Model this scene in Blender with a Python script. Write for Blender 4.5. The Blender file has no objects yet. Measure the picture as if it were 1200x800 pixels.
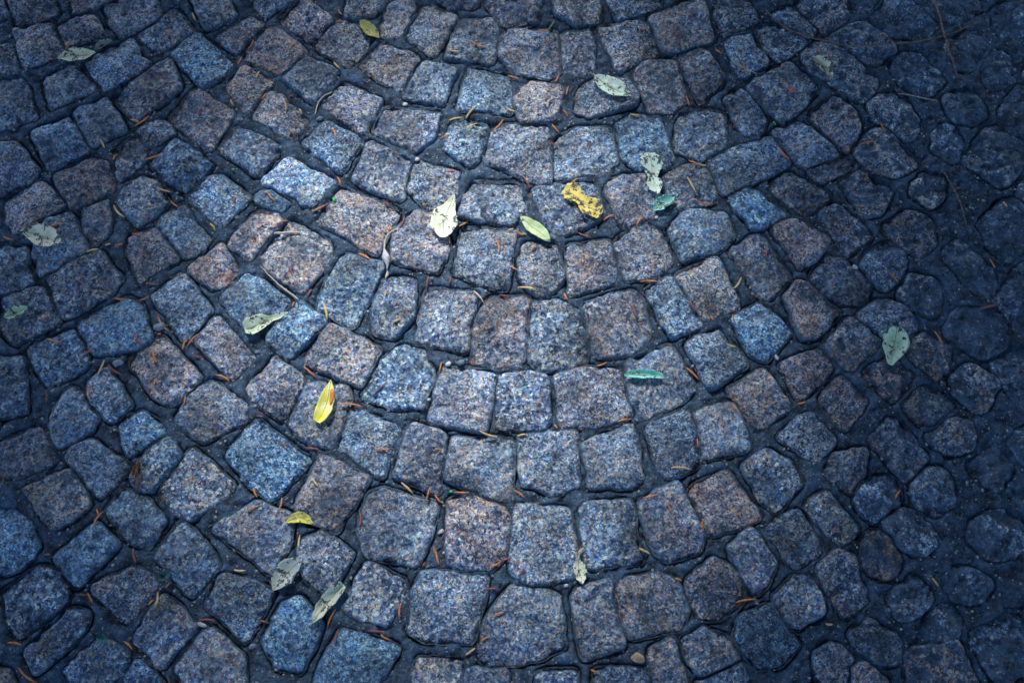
import bpy, math, random
import numpy as np
R = math.radians
random.seed(7)
rng = np.random.default_rng(7)
scene = bpy.context.scene
C = scene.collection

# ------------------------------------------------------------------ camera
cam_d = bpy.data.cameras.new('camera')
cam = bpy.data.objects.new('camera', cam_d)
C.objects.link(cam)
cam.location = (0, 0, 1.5)
cam.rotation_euler = (R(20), 0, 0)
cam_d.sensor_width = 36
cam_d.lens = 18 / math.tan(R(51.5) / 2)
cam_d.clip_start = 0.05
cam_d.clip_end = 500
scene.camera = cam

# ------------------------------------------------------------------ world, sun
SUN_EL, SUN_AZ = 47.0, 345.0          # azimuth clockwise from +Y
world = bpy.data.worlds.new('World')
scene.world = world
world.use_nodes = True
wn = world.node_tree
for n in list(wn.nodes):
    wn.nodes.remove(n)
wo = wn.nodes.new('ShaderNodeOutputWorld')
wb = wn.nodes.new('ShaderNodeBackground')
sk = wn.nodes.new('ShaderNodeTexSky')
sk.sky_type = 'NISHITA'
sk.sun_disc = False
sk.sun_elevation = R(SUN_EL)
sk.sun_rotation = R(SUN_AZ)
sk.ozone_density = 3.0
wb.inputs['Strength'].default_value = 0.053
wn.links.new(sk.outputs[0], wb.inputs[0])
wn.links.new(wb.outputs[0], wo.inputs[0])
sd = bpy.data.lights.new('sun', 'SUN')
sd.energy = 5.0
sd.angle = R(10)
sd.color = (1.0, 0.95, 0.88)
sun = bpy.data.objects.new('sun', sd)
C.objects.link(sun)
sun.location = (0, 3, 6)
sun.rotation_euler = (R(90 - SUN_EL), 0, R(-SUN_AZ + 180))
sun_dir = np.array([math.sin(R(SUN_AZ)) * math.cos(R(SUN_EL)), math.cos(R(SUN_AZ)) * math.cos(R(SUN_EL)), math.sin(R(SUN_EL))])
from mathutils import Vector
sun.rotation_euler = Vector(sun_dir).to_track_quat('Z', 'Y').to_euler()
vs = scene.view_settings
vs.view_transform = 'Standard'
vs.look = 'None'
vs.exposure = 1.92
vs.gamma = 1.0

# ------------------------------------------------------------------ helpers
def lattice(ix, iy, seed):
    h = (ix.astype(np.int64) * 374761393 + iy.astype(np.int64) * 668265263 + seed * 1442695041) & 0xffffffff
    h = ((h ^ (h >> 13)) * 1274126177) & 0xffffffff
    h = h ^ (h >> 16)
    return (h & 0xffff) / 65535.0 * 2 - 1

def noise(x, y, seed=0):
    """smooth value noise in -1..1"""
    xi, yi = np.floor(x), np.floor(y)
    fx, fy = x - xi, y - yi
    fx = fx * fx * fx * (fx * (fx * 6 - 15) + 10)
    fy = fy * fy * fy * (fy * (fy * 6 - 15) + 10)
    a = lattice(xi, yi, seed); b = lattice(xi + 1, yi, seed)
    c = lattice(xi, yi + 1, seed); d = lattice(xi + 1, yi + 1, seed)
    return (a * (1 - fx) + b * fx) * (1 - fy) + (c * (1 - fx) + d * fx) * fy

def rot(x, y, a):
    return x * math.cos(a) - y * math.sin(a), x * math.sin(a) + y * math.cos(a)

def fbm(x, y, seed=0, octs=3, lac=2.1, gain=0.5):
    s, amp, t = 0.0, 1.0, 0.0
    for o in range(octs):
        xx, yy = rot(x, y, 0.6 * o + seed)
        s = s + amp * noise(xx + 17.3 * o, yy - 9.1 * o, seed + o)
        t += amp; amp *= gain; x = x * lac; y = y * lac
    return s / t

def sstep(a, b, x):
    t = np.clip((x - a) / (b - a), 0, 1)
    return t * t * (3 - 2 * t)

def mesh(name, verts, faces, smooth=True, attrs=None):
    m = bpy.data.meshes.new(name)
    verts = np.asarray(verts, dtype=np.float32)
    if isinstance(faces, np.ndarray):
        k = faces.shape[1]
        m.vertices.add(len(verts)); m.vertices.foreach_set('co', verts.ravel())
        m.loops.add(faces.size); m.loops.foreach_set('vertex_index', faces.ravel().astype(np.int32))
        m.polygons.add(len(faces))
        m.polygons.foreach_set('loop_start', np.arange(0, faces.size, k, dtype=np.int32))
        m.update(calc_edges=True); m.validate()
    else:
        m.from_pydata(verts.tolist(), [], faces); m.update()
    if smooth:
        m.polygons.foreach_set('use_smooth', np.ones(len(m.polygons), dtype=bool))
    for k, v in (attrs or {}).items():
        a = m.attributes.new(k, 'FLOAT', 'POINT'); a.data.foreach_set('value', np.asarray(v, dtype=np.float32))
    return m

def obj(name, m, mat, parent=None, loc=None):
    o = bpy.data.objects.new(name, m); C.objects.link(o)
    m.materials.append(mat) if not m.materials else None
    if parent is not None:
        o.parent = parent
    if loc is not None:
        o.location = loc
    return o

def tag(o, label, cat, group=None):
    o['label'] = label; o['category'] = cat
    if group:
        o['group'] = group
    return o

# ------------------------------------------------------------------ materials
class NT:
    def __init__(s, name):
        s.m = bpy.data.materials.new(name); s.m.use_nodes = True
        s.t = s.m.node_tree; s.b = s.t.nodes['Principled BSDF']
    def n(s, typ, **kw):
        nd = s.t.nodes.new(typ)
        for k, v in kw.items():
            if k.startswith('i_'):
                key = k[2:]
                nd.inputs[int(key) if key.isdigit() else key].default_value = v
            else:
                setattr(nd, k, v)
        return nd
    def l(s, a, b):
        s.t.links.new(a, b)
    def math(s, op, a, b=None, clamp=False):
        nd = s.n('ShaderNodeMath', operation=op, use_clamp=clamp)
        for i, v in enumerate((a, b)):
            if v is None: continue
            if isinstance(v, (int, float)): nd.inputs[i].default_value = v
            else: s.l(v, nd.inputs[i])
        return nd.outputs[0]
    def mix(s, f, a, b, mode='MIX'):
        nd = s.n('ShaderNodeMix', data_type='RGBA', blend_type=mode)
        for i, v in ((0, f), (6, a), (7, b)):
            if isinstance(v, (int, float)): nd.inputs[i].default_value = v
            elif isinstance(v, tuple): nd.inputs[i].default_value = (*v, 1)
            else: s.l(v, nd.inputs[i])
        return nd.outputs[2]
    def ramp(s, f, stops, interp='LINEAR'):
        nd = s.n('ShaderNodeValToRGB'); nd.color_ramp.interpolation = interp
        e = nd.color_ramp.elements
        while len(e) < len(stops): e.new(0.5)
        for i, (p, c) in enumerate(stops):
            e[i].position = p; e[i].color = (*c, 1) if isinstance(c, tuple) else (c, c, c, 1)
        s.l(f, nd.inputs[0]); return nd.outputs[0]
    def attr(s, name, kind='GEOMETRY'):
        return s.n('ShaderNodeAttribute', attribute_type=kind, attribute_name=name)
    def noise(s, vec, scale, detail=2.0, rough=0.5):
        nd = s.n('ShaderNodeTexNoise', i_Scale=scale, i_Detail=detail, i_Roughness=rough)
        s.l(vec, nd.inputs['Vector']); return nd.outputs['Fac']

SOIL = (0.030, 0.052, 0.098)

def soil_color(t, P):
    f1 = t.noise(P, 11, 4, 0.65); f2 = t.noise(P, 120, 5, 0.75); f3 = t.noise(P, 520, 3, 0.7)
    c = t.mix(t.ramp(f1, [(0.36, 0.0), (0.64, 1.0)]), (0.028, 0.092, 0.178), (0.070, 0.150, 0.270))
    c = t.mix(t.ramp(f2, [(0.42, 0.0), (0.62, 0.85)]), c, (0.130, 0.200, 0.300))
    c = t.mix(t.ramp(f3, [(0.50, 0.0), (0.64, 0.75)]), c, (0.012, 0.036, 0.075))
    c = t.mix(1.0, c, t.ramp(t.noise(P, 48, 4, 0.7), [(0.36, 0.32), (0.64, 1.40)]), 'MULTIPLY')
    for sc, lim, col in ((300.0, 0.955, (0.42, 0.50, 0.58)), (520.0, 0.90, (0.16, 0.22, 0.34)), (410.0, 0.985, (0.50, 0.28, 0.14))):
        v = t.n('ShaderNodeTexVoronoi', i_Scale=sc); t.l(P, v.inputs['Vector'])
        sp = t.n('ShaderNodeSeparateColor'); t.l(v.outputs['Color'], sp.inputs[0])
        dot = t.math('MULTIPLY', t.math('LESS_THAN', v.outputs['Distance'], 0.36), t.math('GREATER_THAN', sp.outputs[0], lim))
        c = t.mix(dot, c, col)
    return c

def mat_stone():
    t = NT('granite_sett')
    P = t.n('ShaderNodeNewGeometry').outputs['Position']
    # slightly warped coordinates so that the grains are not round cells
    wv = t.n('ShaderNodeTexNoise', i_Scale=330.0, i_Detail=1.0); t.l(P, wv.inputs['Vector'])
    sc = t.n('ShaderNodeVectorMath', operation='SCALE'); sc.inputs['Scale'].default_value = 0.0035
    t.l(wv.outputs['Color'], sc.inputs[0])
    ad = t.n('ShaderNodeVectorMath', operation='ADD'); t.l(P, ad.inputs[0]); t.l(sc.outputs[0], ad.inputs[1])
    W = ad.outputs[0]
    def cells(scale):
        v = t.n('ShaderNodeTexVoronoi', i_Scale=scale); t.l(W, v.inputs['Vector'])
        sp = t.n('ShaderNodeSeparateColor'); t.l(v.outputs['Color'], sp.inputs[0]); return sp.outputs
    g = cells(420.0); g2 = cells(235.0)
    val = t.attr('shade', 'OBJECT').outputs['Fac']; warm = t.attr('warm', 'OBJECT').outputs['Fac']; dirt = t.attr('dirt', 'OBJECT').outputs['Fac']
    base = t.ramp(g[0], [(0.0, (0.012, 0.026, 0.060)), (0.30, (0.065, 0.105, 0.20)), (0.50, (0.16, 0.25, 0.40)), (0.69, (0.42, 0.50, 0.60)), (0.85, (0.90, 0.93, 0.88))], 'CONSTANT')
    base2 = t.ramp(g2[1], [(0.0, (0.018, 0.038, 0.085)), (0.36, (0.12, 0.18, 0.31)), (0.70, (0.34, 0.41, 0.51)), (0.88, (0.82, 0.82, 0.74))], 'CONSTANT')
    rnd = t.n('ShaderNodeObjectInfo').outputs['Random']
    gm = t.math('ADD', t.ramp(t.noise(P, 60, 2, 0.5), [(0.40, -0.15), (0.62, 0.35)]), t.math('MULTIPLY', rnd, 0.8), True)
    c = t.mix(gm, base, base2)
    wn_ = t.n('ShaderNodeTexWhiteNoise', noise_dimensions='1D'); t.l(rnd, wn_.inputs['W'])
    flat = t.ramp(t.noise(P, 190, 4, 0.75), [(0.35, (0.060, 0.095, 0.160)), (0.5, (0.16, 0.21, 0.29)), (0.68, (0.42, 0.45, 0.47))])
    c = t.mix(t.math('MULTIPLY', wn_.outputs['Value'], 0.30), c, flat)
    c = t.mix(t.math('GREATER_THAN', g[1], 0.91), c, t.ramp(g2[2], [(0.0, (0.05, 0.15, 0.36)), (0.4, (0.20, 0.46, 0.72)), (0.7, (0.26, 0.18, 0.34)), (0.8, (0.10, 0.38, 0.42))], 'CONSTANT'))
    pale = t.ramp(t.noise(P, 85, 2, 0.55), [(0.58, 0.0), (0.70, 0.50)])
    c = t.mix(pale, c, (0.50, 0.56, 0.58))
    pit = t.ramp(t.noise(P, 130, 3, 0.6), [(0.32, 0.75), (0.43, 0.0)])
    c = t.mix(pit, c, (0.02, 0.036, 0.066))
    # rusty feldspar grains; their share follows the stone's warmth and drifts over its face
    patch = t.noise(P, 22, 3, 0.6)
    share = t.math('MULTIPLY', t.math('ADD', t.math('MULTIPLY', warm, 0.12), 0.19), t.ramp(patch, [(0.38, 0.25), (0.66, 1.9)]))
    rust = t.math('LESS_THAN', g[2], share)
    rc = t.ramp(g2[0], [(0.0, (0.46, 0.24, 0.14)), (0.3, (0.62, 0.42, 0.26)), (0.55, (0.72, 0.58, 0.40)), (0.75, (0.52, 0.34, 0.32)), (0.88, (0.80, 0.66, 0.46))], 'CONSTANT')
    c = t.mix(t.math('MULTIPLY', rust, 0.85), c, rc)
    # body tint, bluish or pinkish
    tint = t.mix(t.math('ADD', t.math('MULTIPLY', warm, 0.5), 0.5, True), (0.58, 1.03, 1.34), (1.07, 0.97, 0.98))
    c = t.mix(1.0, c, tint, 'MULTIPLY')
    drift = t.ramp(t.noise(P, 14, 4, 0.62), [(0.3, 0.38), (0.7, 1.6)])
    c = t.mix(1.0, c, drift, 'MULTIPLY')
    c = t.mix(1.0, c, t.ramp(t.noise(P, 5.0, 3, 0.6), [(0.34, (0.66, 0.64, 0.70)), (0.5, (1.0, 0.98, 0.98)), (0.66, (1.12, 1.16, 1.14))]), 'MULTIPLY')
    vm = t.n('ShaderNodeCombineColor'); [t.l(val, vm.inputs[i]) for i in range(3)]
    c = t.mix(1.0, c, vm.outputs[0], 'MULTIPLY')
    # soil film: sides, hollows, and thrown over the face
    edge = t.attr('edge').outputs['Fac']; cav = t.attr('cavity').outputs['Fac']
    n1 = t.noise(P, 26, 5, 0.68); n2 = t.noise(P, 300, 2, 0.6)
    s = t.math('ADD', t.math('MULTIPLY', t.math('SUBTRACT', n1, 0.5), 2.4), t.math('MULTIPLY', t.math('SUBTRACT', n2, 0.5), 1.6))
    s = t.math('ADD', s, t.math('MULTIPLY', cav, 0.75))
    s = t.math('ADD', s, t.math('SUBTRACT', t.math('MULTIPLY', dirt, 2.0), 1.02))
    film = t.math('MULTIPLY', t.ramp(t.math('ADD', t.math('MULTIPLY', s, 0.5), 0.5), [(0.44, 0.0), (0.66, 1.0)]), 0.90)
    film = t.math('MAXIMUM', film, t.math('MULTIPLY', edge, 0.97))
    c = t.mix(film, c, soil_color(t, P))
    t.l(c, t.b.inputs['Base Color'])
    rough = t.math('ADD', 0.40, t.math('MULTIPLY', film, 0.3))
    t.l(rough, t.b.inputs['Roughness'])
    t.b.inputs['Specular IOR Level'].default_value = 0.45
    b1 = t.n('ShaderNodeBump', i_Strength=1.0, i_Distance=0.0035); t.l(t.noise(P, 170, 3, 0.65), b1.inputs['Height'])
    b2 = t.n('ShaderNodeBump', i_Strength=0.8, i_Distance=0.0014); t.l(g[0], b2.inputs['Height']); t.l(b1.outputs[0], b2.inputs['Normal'])
    t.l(b2.outputs[0], t.b.inputs['Normal'])
    return t.m

def mat_soil():
    t = NT('joint_soil')
    P = t.n('ShaderNodeNewGeometry').outputs['Position']
    t.l(soil_color(t, P), t.b.inputs['Base Color'])
    t.b.inputs['Roughness'].default_value = 0.72
    t.b.inputs['Specular IOR Level'].default_value = 0.4
    b1 = t.n('ShaderNodeBump', i_Strength=1.0, i_Distance=0.006); t.l(t.noise(P, 130, 5, 0.7), b1.inputs['Height'])
    b2 = t.n('ShaderNodeBump', i_Strength=0.9, i_Distance=0.002); t.l(t.noise(P, 600, 2, 0.6), b2.inputs['Height']); t.l(b1.outputs[0], b2.inputs['Normal'])
    t.l(b2.outputs[0], t.b.inputs['Normal'])
    return t.m

def mat_leaf():
    t = NT('fallen_leaf')
    tint = t.attr('tint', 'OBJECT').outputs['Color']; tint2 = t.attr('tint2', 'OBJECT').outputs['Color']; spots = t.attr('spots', 'OBJECT').outputs['Fac']
    P = t.n('ShaderNodeTexCoord').outputs['Object']
    u = t.attr('u').outputs['Fac']; v = t.attr('v').outputs['Fac']
    f = t.noise(P, 55, 3, 0.6)
    c = t.mix(t.ramp(f, [(0.38, 0.0), (0.62, 1.0)]), tint, tint2)
    # side veins
    av = t.math('ABSOLUTE', v)
    w = t.math('SINE', t.math('MULTIPLY', t.math('SUBTRACT', u, t.math('MULTIPLY', av, 0.16)), 62.0))
    vein = t.ramp(w, [(0.86, 0.0), (1.0, 0.22)])
    c = t.mix(vein, c, (0.62, 0.66, 0.50))
    n = t.math('ADD', t.noise(P, 120, 3, 0.65), t.math('MULTIPLY', t.noise(P, 430, 2, 0.5), 0.35))
    n = t.math('ADD', n, t.math('MULTIPLY', t.math('SUBTRACT', t.noise(P, 48, 2, 0.5), 0.5), 0.5))
    thr = t.math('SUBTRACT', 0.90, t.math('MULTIPLY', spots, 0.24))
    k = t.ramp(t.math('SUBTRACT', n, thr), [(0.0, 0.0), (0.02, 0.93)])
    c = t.mix(k, c, (0.028, 0.05, 0.07))
    fine = t.noise(P, 900, 2, 0.5)
    c = t.mix(t.ramp(fine, [(0.35, 0.08), (0.5, 0.0)]), c, (0.20, 0.24, 0.20))
    t.l(c, t.b.inputs['Base Color']); t.b.inputs['Roughness'].default_value = 0.55
    b = t.n('ShaderNodeBump', i_Strength=0.5, i_Distance=0.001); t.l(t.noise(P, 260, 3, 0.6), b.inputs['Height'])
    t.l(b.outputs[0], t.b.inputs['Normal'])
    return t.m

def mat_plain(name, c1, c2, scale=150, rough=0.6, bump=0.4):
    t = NT(name); P = t.n('ShaderNodeNewGeometry').outputs['Position']
    t.l(t.mix(t.ramp(t.noise(P, scale, 4, 0.65), [(0.35, 0.0), (0.65, 1.0)]), c1, c2), t.b.inputs['Base Color'])
    t.b.inputs['Roughness'].default_value = rough
    b = t.n('ShaderNodeBump', i_Strength=bump, i_Distance=0.0008); t.l(t.noise(P, scale * 3, 3, 0.6), b.inputs['Height'])
    t.l(b.outputs[0], t.b.inputs['Normal'])
    return t.m

M_STONE, M_SOIL, M_LEAF = mat_stone(), mat_soil(), mat_leaf()
M_NEEDLE = {'o': mat_plain('needle_rust', (0.58, 0.17, 0.05), (0.82, 0.34, 0.12)),
            'r': mat_plain('needle_red', (0.24, 0.07, 0.06), (0.42, 0.15, 0.13)),
            'y': mat_plain('needle_straw', (0.62, 0.38, 0.14), (0.80, 0.60, 0.32)),
            'd': mat_plain('needle_dark', (0.12, 0.06, 0.06), (0.22, 0.12, 0.11)),
            'g': mat_plain('needle_green', (0.16, 0.22, 0.10), (0.26, 0.30, 0.16))}
M_BARK = mat_plain('twig_bark', (0.09, 0.06, 0.055), (0.32, 0.22, 0.17), 220)
M_STRAW = mat_plain('pale_stalk', (0.48, 0.42, 0.36), (0.74, 0.66, 0.55), 220)
M_RIB = mat_plain('leaf_rib', (0.42, 0.44, 0.30), (0.58, 0.60, 0.44), 300)
M_PEB = mat_plain('pale_pebble', (0.36, 0.38, 0.42), (0.70, 0.72, 0.76), 260)
M_PEB2 = mat_plain('grey_pebble', (0.10, 0.14, 0.20), (0.26, 0.32, 0.42), 200)
M_BERRY = mat_plain('red_berry', (0.40, 0.10, 0.06), (0.60, 0.20, 0.14), 200)
M_GREEN = mat_plain('green_scrap', (0.03, 0.40, 0.08), (0.10, 0.60, 0.20), 300)
M_TEAL = mat_plain('teal_scrap', (0.01, 0.12, 0.14), (0.04, 0.26, 0.26), 200)
M_ADDED_CROWN = mat_plain('added_crown_leaf', (0.045, 0.075, 0.03), (0.08, 0.11, 0.04), 6)  # leaf colour of the unseen tree added for shade
M_ADDED_TRUNK = mat_plain('added_trunk_bark', (0.10, 0.08, 0.065), (0.22, 0.18, 0.15), 30)  # bark of the same added tree

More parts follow.
